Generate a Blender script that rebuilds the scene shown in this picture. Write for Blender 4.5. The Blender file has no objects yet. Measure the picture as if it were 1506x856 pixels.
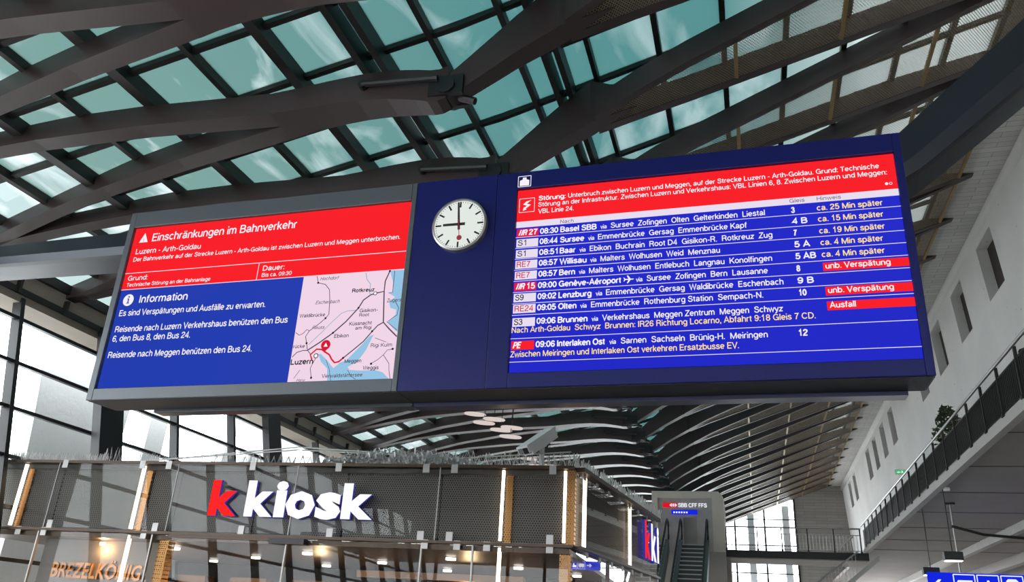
import bpy, bmesh, math, random
from math import sin, cos, pi, radians, sqrt, atan2, tan
from mathutils import Vector, Matrix
random.seed(7)
S = bpy.context.scene
COL = S.collection

# ------------------------------------------------------------------ camera
cam_d = bpy.data.cameras.new('camera'); cam = bpy.data.objects.new('camera', cam_d); COL.objects.link(cam)
cam_d.sensor_width = 36.0; cam_d.lens = 1185.445/1506*36
YW, PT, RL = -0.2944, 0.4041, -0.0589
fw = Vector((sin(YW)*cos(PT), cos(YW)*cos(PT), sin(PT))); rt = Vector((cos(YW), -sin(YW), 0)); dn = fw.cross(rt)
xr = rt*cos(RL)+dn*sin(RL); yd = -rt*sin(RL)+dn*cos(RL)
m = Matrix.Identity(4)
for i in range(3):
    m[i][0] = xr[i]; m[i][1] = -yd[i]; m[i][2] = -fw[i]
m[2][3] = 1.6
cam.matrix_world = m
cam_d.clip_start = .05; cam_d.clip_end = 500
S.camera = cam
# ------------------------------------------------------------------ world (even bright overcast)
W = bpy.data.worlds.new('overcast_sky'); S.world = W; W.use_nodes = True
bg = W.node_tree.nodes['Background']; bg.inputs[0].default_value = (.93, .965, 1, 1); bg.inputs[1].default_value = 9.0
S.view_settings.view_transform = 'Standard'; S.view_settings.look = 'None'
S.view_settings.exposure = 0.0; S.view_settings.gamma = 1.0; S.view_settings.use_curve_mapping = False

# ------------------------------------------------------------------ materials
def srgb(r, g, b):
    f = lambda c: ((c/255+.055)/1.055)**2.4 if c > 10 else c/255/12.92
    return (f(r), f(g), f(b), 1)
class NT:
    def __init__(s, name):
        s.m = bpy.data.materials.new(name); s.m.use_nodes = True; s.t = s.m.node_tree; s.t.nodes.clear()
        s.out = s.t.nodes.new('ShaderNodeOutputMaterial')
    def n(s, typ, **k):
        nd = s.t.nodes.new(typ)
        for a, b in k.items(): setattr(nd, a, b)
        return nd
    def l(s, a, b): s.t.links.new(a, b)
    def math(s, op, a, b=None, c=None):
        nd = s.n('ShaderNodeMath', operation=op)
        for i, v in enumerate((a, b, c)):
            if v is None: continue
            if isinstance(v, (int, float)): nd.inputs[i].default_value = v
            else: s.l(v, nd.inputs[i])
        return nd.outputs[0]
    def schlick(s, f0=.04):
        lw = s.n('ShaderNodeLayerWeight'); lw.inputs[0].default_value = .5
        return s.math('ADD', s.math('MULTIPLY', s.math('POWER', lw.outputs['Facing'], 5.), 1-f0), f0)
    def mix(s, f, a, b):
        nd = s.n('ShaderNodeMix', data_type='RGBA')
        for i, v in ((0, f), (6, a), (7, b)):
            if isinstance(v, (int, float, tuple)): nd.inputs[i].default_value = v
            else: s.l(v, nd.inputs[i])
        return nd.outputs[2]
def plain(name, col, rough=.6, metal=0., var=.12, scale=3., bump=0., spec=.5):
    t = NT(name); p = t.n('ShaderNodeBsdfPrincipled'); t.l(p.outputs[0], t.out.inputs[0])
    tc = t.n('ShaderNodeTexCoord'); nz = t.n('ShaderNodeTexNoise'); nz.inputs['Scale'].default_value = scale; nz.inputs['Detail'].default_value = 6
    t.l(tc.outputs['Object'], nz.inputs['Vector'])
    dk = tuple(c*(1-var) for c in col[:3])+(1,); lt = tuple(min(1, c*(1+var)) for c in col[:3])+(1,)
    t.l(t.mix(nz.outputs[0], dk, lt), p.inputs['Base Color'])
    p.inputs['Roughness'].default_value = rough; p.inputs['Metallic'].default_value = metal
    p.inputs['Specular IOR Level'].default_value = spec
    if bump:
        b = t.n('ShaderNodeBump'); b.inputs['Strength'].default_value = bump; b.inputs['Distance'].default_value = .02
        t.l(nz.outputs[0], b.inputs['Height']); t.l(b.outputs[0], p.inputs['Normal'])
    return t.m
def glow(name, col, st=1.):
    t = NT(name); e = t.n('ShaderNodeEmission'); e.inputs[0].default_value = col; e.inputs[1].default_value = st
    t.l(e.outputs[0], t.out.inputs[0]); return t.m
def screen_blue(name, col, col2, sx):
    # LED wall: fine pixel grid and a slight drift of tone
    t = NT(name); tc = t.n('ShaderNodeTexCoord'); nz = t.n('ShaderNodeTexNoise'); nz.inputs['Scale'].default_value = .35
    t.l(tc.outputs['Object'], nz.inputs['Vector'])
    e = t.n('ShaderNodeEmission'); t.l(t.mix(nz.outputs[0], col, col2), e.inputs[0]); t.l(e.outputs[0], t.out.inputs[0]); return t.m
def concrete(name, col, rough=.85, spots=True, boards=None, var=.16):
    t = NT(name); p = t.n('ShaderNodeBsdfPrincipled'); t.l(p.outputs[0], t.out.inputs[0]); p.inputs['Roughness'].default_value = rough
    tc = t.n('ShaderNodeTexCoord'); g = t.n('ShaderNodeNewGeometry')
    nz = t.n('ShaderNodeTexNoise'); nz.inputs['Scale'].default_value = .6; nz.inputs['Detail'].default_value = 8; t.l(g.outputs['Position'], nz.inputs['Vector'])
    nf = t.n('ShaderNodeTexNoise'); nf.inputs['Scale'].default_value = 14; nf.inputs['Detail'].default_value = 5; t.l(g.outputs['Position'], nf.inputs['Vector'])
    c = t.mix(nz.outputs[0], tuple(x*(1-var) for x in col[:3])+(1,), tuple(min(1, x*(1+var)) for x in col[:3])+(1,))
    c = t.mix(t.math('MULTIPLY', nf.outputs[0], .25), c, tuple(x*.6 for x in col[:3])+(1,))
    if spots:
        v = t.n('ShaderNodeTexVoronoi'); v.inputs['Scale'].default_value = 2.2; t.l(g.outputs['Position'], v.inputs['Vector'])
        s = t.math('LESS_THAN', v.outputs['Distance'], .07); c = t.mix(t.math('MULTIPLY', s, .55), c, tuple(x*.25 for x in col[:3])+(1,))
    if boards:
        mp = t.n('ShaderNodeMapping'); mp.inputs['Rotation'].default_value = boards; t.l(g.outputs['Position'], mp.inputs['Vector'])
        br = t.n('ShaderNodeTexBrick'); br.inputs['Scale'].default_value = 1; br.inputs['Mortar Size'].default_value = .008
        br.inputs['Brick Width'].default_value = 1.6; br.inputs['Row Height'].default_value = .22
        br.inputs['Color1'].default_value = (1, 1, 1, 1); br.inputs['Color2'].default_value = (.8, .8, .8, 1); br.inputs['Mortar'].default_value = (.3, .3, .3, 1)
        t.l(mp.outputs[0], br.inputs['Vector'])
        mm = t.n('ShaderNodeMix', data_type='RGBA', blend_type='MULTIPLY'); mm.inputs[0].default_value = .8
        t.l(c, mm.inputs[6]); t.l(br.outputs[0], mm.inputs[7]); c = mm.outputs[2]
    t.l(c, p.inputs['Base Color'])
    b = t.n('ShaderNodeBump'); b.inputs['Strength'].default_value = .25; b.inputs['Distance'].default_value = .02; t.l(nf.outputs[0], b.inputs['Height']); t.l(b.outputs[0], p.inputs['Normal'])
    return t.m
def perforated(name, col, pitch, hole, axes, rough=.45, metal=.6):
    # sheet with real see-through round holes in a hexagonal pattern
    t = NT(name); tc = t.n('ShaderNodeTexCoord'); sp = t.n('ShaderNodeSeparateXYZ'); t.l(tc.outputs['Object'], sp.inputs[0])
    X, Y = sp.outputs[axes[0]], sp.outputs[axes[1]]
    u = t.math('DIVIDE', X, pitch); v = t.math('DIVIDE', Y, pitch*sqrt(3))
    def d(off):
        a = t.math('SUBTRACT', t.math('FRACT', t.math('ADD', u, off)), .5)
        b = t.math('MULTIPLY', t.math('SUBTRACT', t.math('FRACT', t.math('ADD', v, off)), .5), sqrt(3))
        return t.math('SQRT', t.math('ADD', t.math('MULTIPLY', a, a), t.math('MULTIPLY', b, b)))
    h = t.math('LESS_THAN', t.math('MINIMUM', d(0.), d(.5)), hole)
    p = t.n('ShaderNodeBsdfPrincipled'); p.inputs['Base Color'].default_value = col; p.inputs['Roughness'].default_value = rough; p.inputs['Metallic'].default_value = metal
    tr = t.n('ShaderNodeBsdfTransparent'); mx = t.n('ShaderNodeMixShader')
    t.l(h, mx.inputs[0]); t.l(p.outputs[0], mx.inputs[1]); t.l(tr.outputs[0], mx.inputs[2]); t.l(mx.outputs[0], t.out.inputs[0]); return t.m
def frosted(name, tint, wet, amount, gloss=.12, clear=.25):
    # roof glass: tinted, diffusing, with whitish patches painting meltwater and sky reflections
    t = NT(name); tc = t.n('ShaderNodeTexCoord'); oi = t.n('ShaderNodeObjectInfo'); g = t.n('ShaderNodeNewGeometry')
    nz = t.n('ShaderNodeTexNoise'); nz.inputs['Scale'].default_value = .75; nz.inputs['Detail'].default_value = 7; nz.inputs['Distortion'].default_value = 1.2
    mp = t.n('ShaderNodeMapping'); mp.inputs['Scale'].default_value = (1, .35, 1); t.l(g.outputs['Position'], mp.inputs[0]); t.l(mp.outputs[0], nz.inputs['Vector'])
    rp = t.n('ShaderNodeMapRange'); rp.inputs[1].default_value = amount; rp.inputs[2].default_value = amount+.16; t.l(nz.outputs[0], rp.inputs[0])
    # left part of the hall has paler panes
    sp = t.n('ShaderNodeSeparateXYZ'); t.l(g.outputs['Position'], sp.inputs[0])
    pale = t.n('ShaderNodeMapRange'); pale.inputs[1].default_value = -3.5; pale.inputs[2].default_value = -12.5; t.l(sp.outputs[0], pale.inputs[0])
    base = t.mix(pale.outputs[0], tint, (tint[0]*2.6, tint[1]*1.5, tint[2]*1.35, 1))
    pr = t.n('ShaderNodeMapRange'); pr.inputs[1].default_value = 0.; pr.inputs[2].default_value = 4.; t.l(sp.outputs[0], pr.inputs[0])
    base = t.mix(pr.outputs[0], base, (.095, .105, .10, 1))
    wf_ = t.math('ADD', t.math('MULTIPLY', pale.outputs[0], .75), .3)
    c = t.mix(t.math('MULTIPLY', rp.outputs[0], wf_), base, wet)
    tl = t.n('ShaderNodeBsdfTranslucent'); t.l(c, tl.inputs[0])
    ts = t.n('ShaderNodeBsdfTransparent'); t.l(c, ts.inputs[0])
    m0 = t.n('ShaderNodeMixShader'); m0.inputs[0].default_value = clear; t.l(tl.outputs[0], m0.inputs[1]); t.l(ts.outputs[0], m0.inputs[2])
    gl = t.n('ShaderNodeBsdfGlossy'); gl.inputs['Roughness'].default_value = .03
    m1 = t.n('ShaderNodeMixShader'); t.l(t.schlick(.045), m1.inputs[0]); t.l(m0.outputs[0], m1.inputs[1]); t.l(gl.outputs[0], m1.inputs[2]); t.l(m1.outputs[0], t.out.inputs[0])
    return t.m
def clear_glass(name, tint=(1, 1, 1, 1), ior=1.5, rough=0.):
    t = NT(name); ts = t.n('ShaderNodeBsdfTransparent'); ts.inputs[0].default_value = tint
    gl = t.n('ShaderNodeBsdfGlossy'); gl.inputs['Roughness'].default_value = rough
    mx = t.n('ShaderNodeMixShader'); t.l(t.schlick(((ior-1)/(ior+1))**2), mx.inputs[0]); t.l(ts.outputs[0], mx.inputs[1]); t.l(gl.outputs[0], mx.inputs[2]); t.l(mx.outputs[0], t.out.inputs[0]); return t.m

M = dict(
 rib=plain('rib_paint', (.052, .034, .034, 1), .4, 0, .15, 1.2, spec=.5),
 purlin=plain('purlin_paint', (.02, .018, .018, 1), .5),
 arch=plain('arch_paint', (.02, .027, .038, 1), .35, .3, .1, 1.),
 steelblack=plain('black_steel', (.012, .012, .013, 1), .45),
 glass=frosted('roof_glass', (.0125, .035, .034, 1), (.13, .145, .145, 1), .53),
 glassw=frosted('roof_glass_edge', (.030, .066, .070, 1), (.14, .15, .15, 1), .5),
 perf=perforated('perforated_sheet', (.26, .20, .13, 1), .045, .36, (0, 1), .6, .1),
 gold=plain('bronze_bar', (.33, .22, .09, 1), .45, .5),
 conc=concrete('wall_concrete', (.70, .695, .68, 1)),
 soff=concrete('board_marked_concrete', (.66, .65, .62, 1), boards=(0, 0, 0), spots=False),
 beamc=concrete('beam_concrete', (.30, .26, .215, 1), spots=False),
 finc=concrete('fin_concrete', (.52, .53, .53, 1), spots=False),
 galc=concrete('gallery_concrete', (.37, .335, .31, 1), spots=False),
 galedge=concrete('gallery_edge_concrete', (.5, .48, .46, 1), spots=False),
 endc=concrete('end_wall_concrete', (.33, .31, .29, 1), spots=False, boards=(pi/2, 0, 0)),
 tower=concrete('tower_concrete', (.66, .60, .53, 1), spots=False),
 towerpanel=plain('tower_panel', (.42, .40, .38, 1), .5, .1),
 floor=plain('stone_floor', (.42, .40, .38, 1), .35, 0, .2, 2.),
 winglass=clear_glass('facade_glass', (.95, .98, .98, 1)),
 dkpane=plain('dark_window_pane', (.035, .028, .022, 1), .6),
 steel=plain('brushed_steel', (.42, .41, .40, 1), .35, .8),
 clamp=plain('clamp_steel', (.36, .35, .34, 1), .4, .5),
 railblk=plain('railing_dark_steel', (.035, .035, .035, 1), .5, .4),
 blackhouse=plain('graphite_housing', (.04, .046, .054, 1), .35, .3, .08, 1),
 bezelgrey=plain('grey_bezel', (.075, .088, .10, 1), .4, .2, .08, 1),  # paler than the housing to paint light caught by its lower face
 bluehouse=plain('blue_housing', (.002, .0055, .09, 1), .4, 0, .06, 1, spec=.3),
 bluedark=plain('dark_blue_box', (.004, .007, .045, 1), .35, 0),
 seam=plain('seam_black', (.004, .005, .012, 1), .6),  # shade below the boards, put into the colour of the underside sheets
 blueA=screen_blue('screen_blue_left', srgb(28, 62, 178), srgb(46, 62, 172), 1),
 blueB=screen_blue('screen_blue_right', srgb(30, 36, 192), srgb(40, 48, 205), 1),
 red=glow('screen_red', srgb(250, 34, 42)), redbadge=glow('badge_red', srgb(228, 28, 70)), white=glow('screen_white', srgb(245, 240, 250)),
 lilac=glow('screen_lilac_white', srgb(232, 222, 240)), yellow=glow('screen_yellow', srgb(255, 222, 150)), blacktxt=glow('screen_black', srgb(30, 26, 40)),
 greytxt=glow('screen_grey', srgb(120, 105, 125)), redtxt=glow('screen_red_text', srgb(205, 60, 70)), maplake=glow('map_lake', srgb(150, 196, 228)),
 mapland=glow('map_land', srgb(240, 214, 230)), mapline=glow('map_line', srgb(90, 74, 92)), mapriver=glow('map_river', srgb(140, 170, 195)), mapred=glow('map_red', srgb(214, 28, 52)),
 clockface=glow('clock_face_lit', srgb(226, 232, 226), 1.), clockblk=plain('clock_hand_black', (.01, .01, .01, 1), .5), clockred=plain('clock_hand_red', (.35, .02, .04, 1), .5),
 led=glow('warm_led', (1, .80, .58, 1), 5.), ledp=glow('lamp_white', (1, .93, .84, 1), 4.),
 klit=glow('letter_white_face', (.86, .84, 1., 1), 1.25), kred=glow('letter_red_face', (.95, .02, .02, 1), 1.1), kside=glow('letter_side_blue', (.05, .05, .42, 1), .7),
 kmesh=perforated('expanded_mesh', (.12, .112, .105, 1), .042, .33, (0, 2), .5, .3),
 kback=plain('kiosk_back_wall', (.012, .012, .013, 1), .7), kroof=plain('kiosk_roof', (.06, .055, .05, 1), .6),
 kglass=clear_glass('kiosk_glass', (.95, .95, .94, 1), 1.27), bronze=plain('bronze_trim', (.06, .038, .025, 1), .4, .5),
 goldmesh=perforated('gold_mesh', (.33, .17, .06, 1), .04, .30, (0, 2), .35, .8),
 wood=plain('warm_wood', (.28, .13, .05, 1), .5, 0, .3, 4.), copper=plain('copper_letter', (.42, .17, .05, 1), .35, .6),
 greypanel=plain('grey_sign_panel', (.16, .15, .14, 1), .6), wire=plain('silver_wire', (.75, .74, .72, 1), .45, .2), foil=plain('silver_foil', (.9, .89, .89, 1), .3, .2, .5, 30.),
 camw=plain('camera_housing', (.85, .85, .85, 1), .4), disc=glow('lamp_disc', (.72, .62, .58, 1), .95),
 signblue=glow('sign_blue', srgb(20, 40, 225)), signwhite=glow('sign_white', srgb(240, 242, 250)), sbbred=glow('sign_red', srgb(214, 24, 40)),
 exitgreen=glow('exit_green', srgb(60, 190, 120), 1.), plant=plain('leaf', (.035, .06, .025, 1), .6, 0, .4, 8.), pot=plain('planter', (.5, .49, .47, 1), .6),
 step=plain('escalator_step', (.05, .055, .055, 1), .5, .2), nosing=plain('step_nosing', (.42, .43, .42, 1), .5), skirt=plain('escalator_skirt', (.12, .17, .16, 1), .4, .4), rubber=plain('handrail_rubber', (.012, .012, .012, 1), .5),
 lampblk=plain('lamp_box_black', (.02, .02, .022, 1), .5), blind=plain('blind', (.7, .72, .8, 1), .8), seamc=plain('concrete_joint', (.13, .12, .11, 1), .9))

# ------------------------------------------------------------------ mesh helpers
class MB:
    def __init__(s): s.b = bmesh.new()
    def hexa(s, p):      # 8 points: bottom 4 ccw, top 4
        v = [s.b.verts.new(q) for q in p]
        for f in ((3, 2, 1, 0), (4, 5, 6, 7), (0, 1, 5, 4), (1, 2, 6, 5), (2, 3, 7, 6), (3, 0, 4, 7)): s.b.faces.new([v[i] for i in f])
        return s
    def box(s, x0, x1, y0, y1, z0, z1):
        return s.hexa([(x0, y0, z0), (x1, y0, z0), (x1, y1, z0), (x0, y1, z0), (x0, y0, z1), (x1, y0, z1), (x1, y1, z1), (x0, y1, z1)])
    def quad(s, *p):
        s.b.faces.new([s.b.verts.new(q) for q in p]); return s
    def sweep(s, secs, cap=True, close=False):   # list of rings with equal count
        R = [[s.b.verts.new(q) for q in r] for r in secs]; n = len(R[0])
        rng = range(len(R)) if close else range(len(R)-1)
        for i in rng:
            a, b = R[i], R[(i+1) % len(R)]
            for j in range(n): s.b.faces.new([a[j], a[(j+1) % n], b[(j+1) % n], b[j]])
        if cap and not close: s.b.faces.new(R[0][::-1]); s.b.faces.new(R[-1])
        return s
    def tube(s, pts, r, n=6, close=False):
        pts = [Vector(p) for p in pts]; secs = []; up = None
        for i, p in enumerate(pts):
            a = pts[i-1] if (i > 0 or close) else p; b = pts[(i+1) % len(pts)] if (i < len(pts)-1 or close) else p
            d = (b-a).normalized()
            if up is None:
                up = Vector((0, 0, 1)) if abs(d.z) < .9 else Vector((1, 0, 0))
            u = d.cross(up).normalized(); w = u.cross(d).normalized(); up = w
            rr = r[i] if isinstance(r, (list, tuple)) else r
            secs.append([p+u*cos(2*pi*k/n)*rr+w*sin(2*pi*k/n)*rr for k in range(n)])
        return s.sweep(secs, close=close)
    def disc(s, c, r, n=32, axis='y', h=.0):
        c = Vector(c); P = []
        for k in range(n):
            a = 2*pi*k/n
            P.append(c+(Vector((cos(a)*r, 0, sin(a)*r)) if axis == 'y' else Vector((cos(a)*r, sin(a)*r, 0))))
        if h: o = Vector((0, h, 0)) if axis == 'y' else Vector((0, 0, h)); s.sweep([P, [p+o for p in P]])
        else: s.b.faces.new([s.b.verts.new(p) for p in P])
        return s
    def poly(s, pts, y):   # flat polygon in xz
        s.b.faces.new([s.b.verts.new((p[0], y, p[1])) for p in pts]); return s
    def slab(s, pts, y0, y1):   # polygon in xz with thickness in y
        return s.sweep([[(p[0], y0, p[1]) for p in pts], [(p[0], y1, p[1]) for p in pts]])
    def ribbon(s, pts, w, y):   # flat line in xz
        P = [Vector((p[0], p[1])) for p in pts]; L = []; Rr = []
        for i, p in enumerate(P):
            a = P[max(0, i-1)]; b = P[min(len(P)-1, i+1)]; d = (b-a).normalized(); n = Vector((-d.y, d.x))*w/2
            L.append(s.b.verts.new((p.x+n.x, y, p.y+n.y))); Rr.append(s.b.verts.new((p.x-n.x, y, p.y-n.y)))
        for i in range(len(P)-1): s.b.faces.new([L[i], L[i+1], Rr[i+1], Rr[i]])
        return s
    def mesh(s, name, mat, recalc=True):
        if recalc: bmesh.ops.recalc_face_normals(s.b, faces=s.b.faces[:])
        me = bpy.data.meshes.new(name); s.b.to_mesh(me); s.b.free(); me.materials.append(mat); return me
    def ob(s, name, mat, parent=None, smooth=False, bevel=0, **kw):
        me = s.mesh(name, mat)
        if smooth:
            for p in me.polygons: p.use_smooth = True
        o = bpy.data.objects.new(name, me); COL.objects.link(o)
        if parent: o.parent = parent
        if bevel:
            b = o.modifiers.new('bevel', 'BEVEL'); b.width = bevel; b.segments = 2; b.limit_method = 'ANGLE'
        for k, v in kw.items(): o[k] = v
        return o
def link(name, me, parent=None, loc=(0, 0, 0), rot=None, **kw):
    o = bpy.data.objects.new(name, me); COL.objects.link(o); o.location = loc
    if rot: o.rotation_euler = rot
    if parent: o.parent = parent
    for k, v in kw.items(): o[k] = v
    return o
def thing(name, label, cat, loc=(0, 0, 0), rot=(0, 0, 0), group=None, kind=None):
    o = bpy.data.objects.new(name, None); COL.objects.link(o); o.location = loc; o.rotation_euler = rot
    if label: o['label'] = label
    if cat: o['category'] = cat
    if group: o['group'] = group
    if kind: o['kind'] = kind
    return o
def tag(o, label, cat, group=None):
    o['label'] = label; o['category'] = cat
    if group: o['group'] = group
    return o
_tmpn = [0]
def text_mesh(s, mat, x0, z0, x1=None, cap=.07, bold=0., y=0., extrude=0., shear=0., zfit=None):
    if bold < .0125: bold = 0
    """flat lettering in the xz plane, first letter edge at x0, baseline z0, fitted to end at x1"""
    c = bpy.data.curves.new('t', 'FONT'); c.body = s; c.size = 1; c.offset = bold; c.resolution_u = 2; c.extrude = extrude; c.shear = shear
    o = bpy.data.objects.new('t', c); me = bpy.data.meshes.new_from_object(o); bpy.data.objects.remove(o); bpy.data.curves.remove(c)
    xs = [v.co.x for v in me.vertices]; ys = [v.co.y for v in me.vertices]
    if not xs: return me
    a, b = min(xs), max(xs); k = cap/.729; kx = (x1-x0)/(b-a) if x1 else k*.9; yo = 0
    if zfit: yo = min(ys); k = (zfit[1]-zfit[0])/(max(ys)-min(ys)); z0 = zfit[0]
    for v in me.vertices: v.co = ((v.co.x-a)*kx+x0, y-v.co.z, (v.co.y-yo)*k+z0)
    me.materials.clear(); me.materials.append(mat); me.name = 'lettering'
    return me

# ------------------------------------------------------------------ stroke lettering for the LED screens (plain grotesque letterforms)
def _E(cx, cy, rx, ry, a0, a1, n=14): return [(cx+rx*cos(radians(a0+(a1-a0)*i/n)), cy+ry*sin(radians(a0+(a1-a0)*i/n))) for i in range(n+1)]
def _C(*P):
    P = [P[0]]+list(P)+[P[-1]]; o = []
    for i in range(1, len(P)-2):
        a, b, c, d = P[i-1], P[i], P[i+1], P[i+2]
        for k in range(4):
            t = k/4; o.append(tuple(.5*((2*b[j])+(-a[j]+c[j])*t+(2*a[j]-5*b[j]+4*c[j]-d[j])*t*t+(-a[j]+3*b[j]-3*c[j]+d[j])*t**3) for j in (0, 1)))
    return o+[P[-2]]
_o = lambda: _E(.28, .37, .22, .31, 0, 360, 18)
_n = lambda x=.07, w=.39: [[(x, .68), (x, 0)], _E(x+w/2, .46, w/2, .22, 180, 0, 8)+[(x+w, 0)]]
_a = [[(.08, .52)]+_E(.27, .47, .18, .21, 150, 0, 7)+[(.45, .14), (.53, .06)], _C((.45, .40), (.28, .36), (.1, .30), (.07, .18), (.16, .06), (.33, .09), (.45, .22))]
_u = [[(.07, .68), (.07, .28)]+_E(.265, .28, .195, .23, 180, 360, 8), [(.46, .68), (.46, 0)]]
_e = [_E(.28, .37, .22, .31, 0, 315, 16)+[], [(.06, .37), (.5, .37)]]
_O = _E(.39, .5, .32, .44, 0, 360, 22)
_dots = lambda a, b, z: [[(a, z), (a, z+.12)], [(b, z), (b, z+.12)]]
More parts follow.
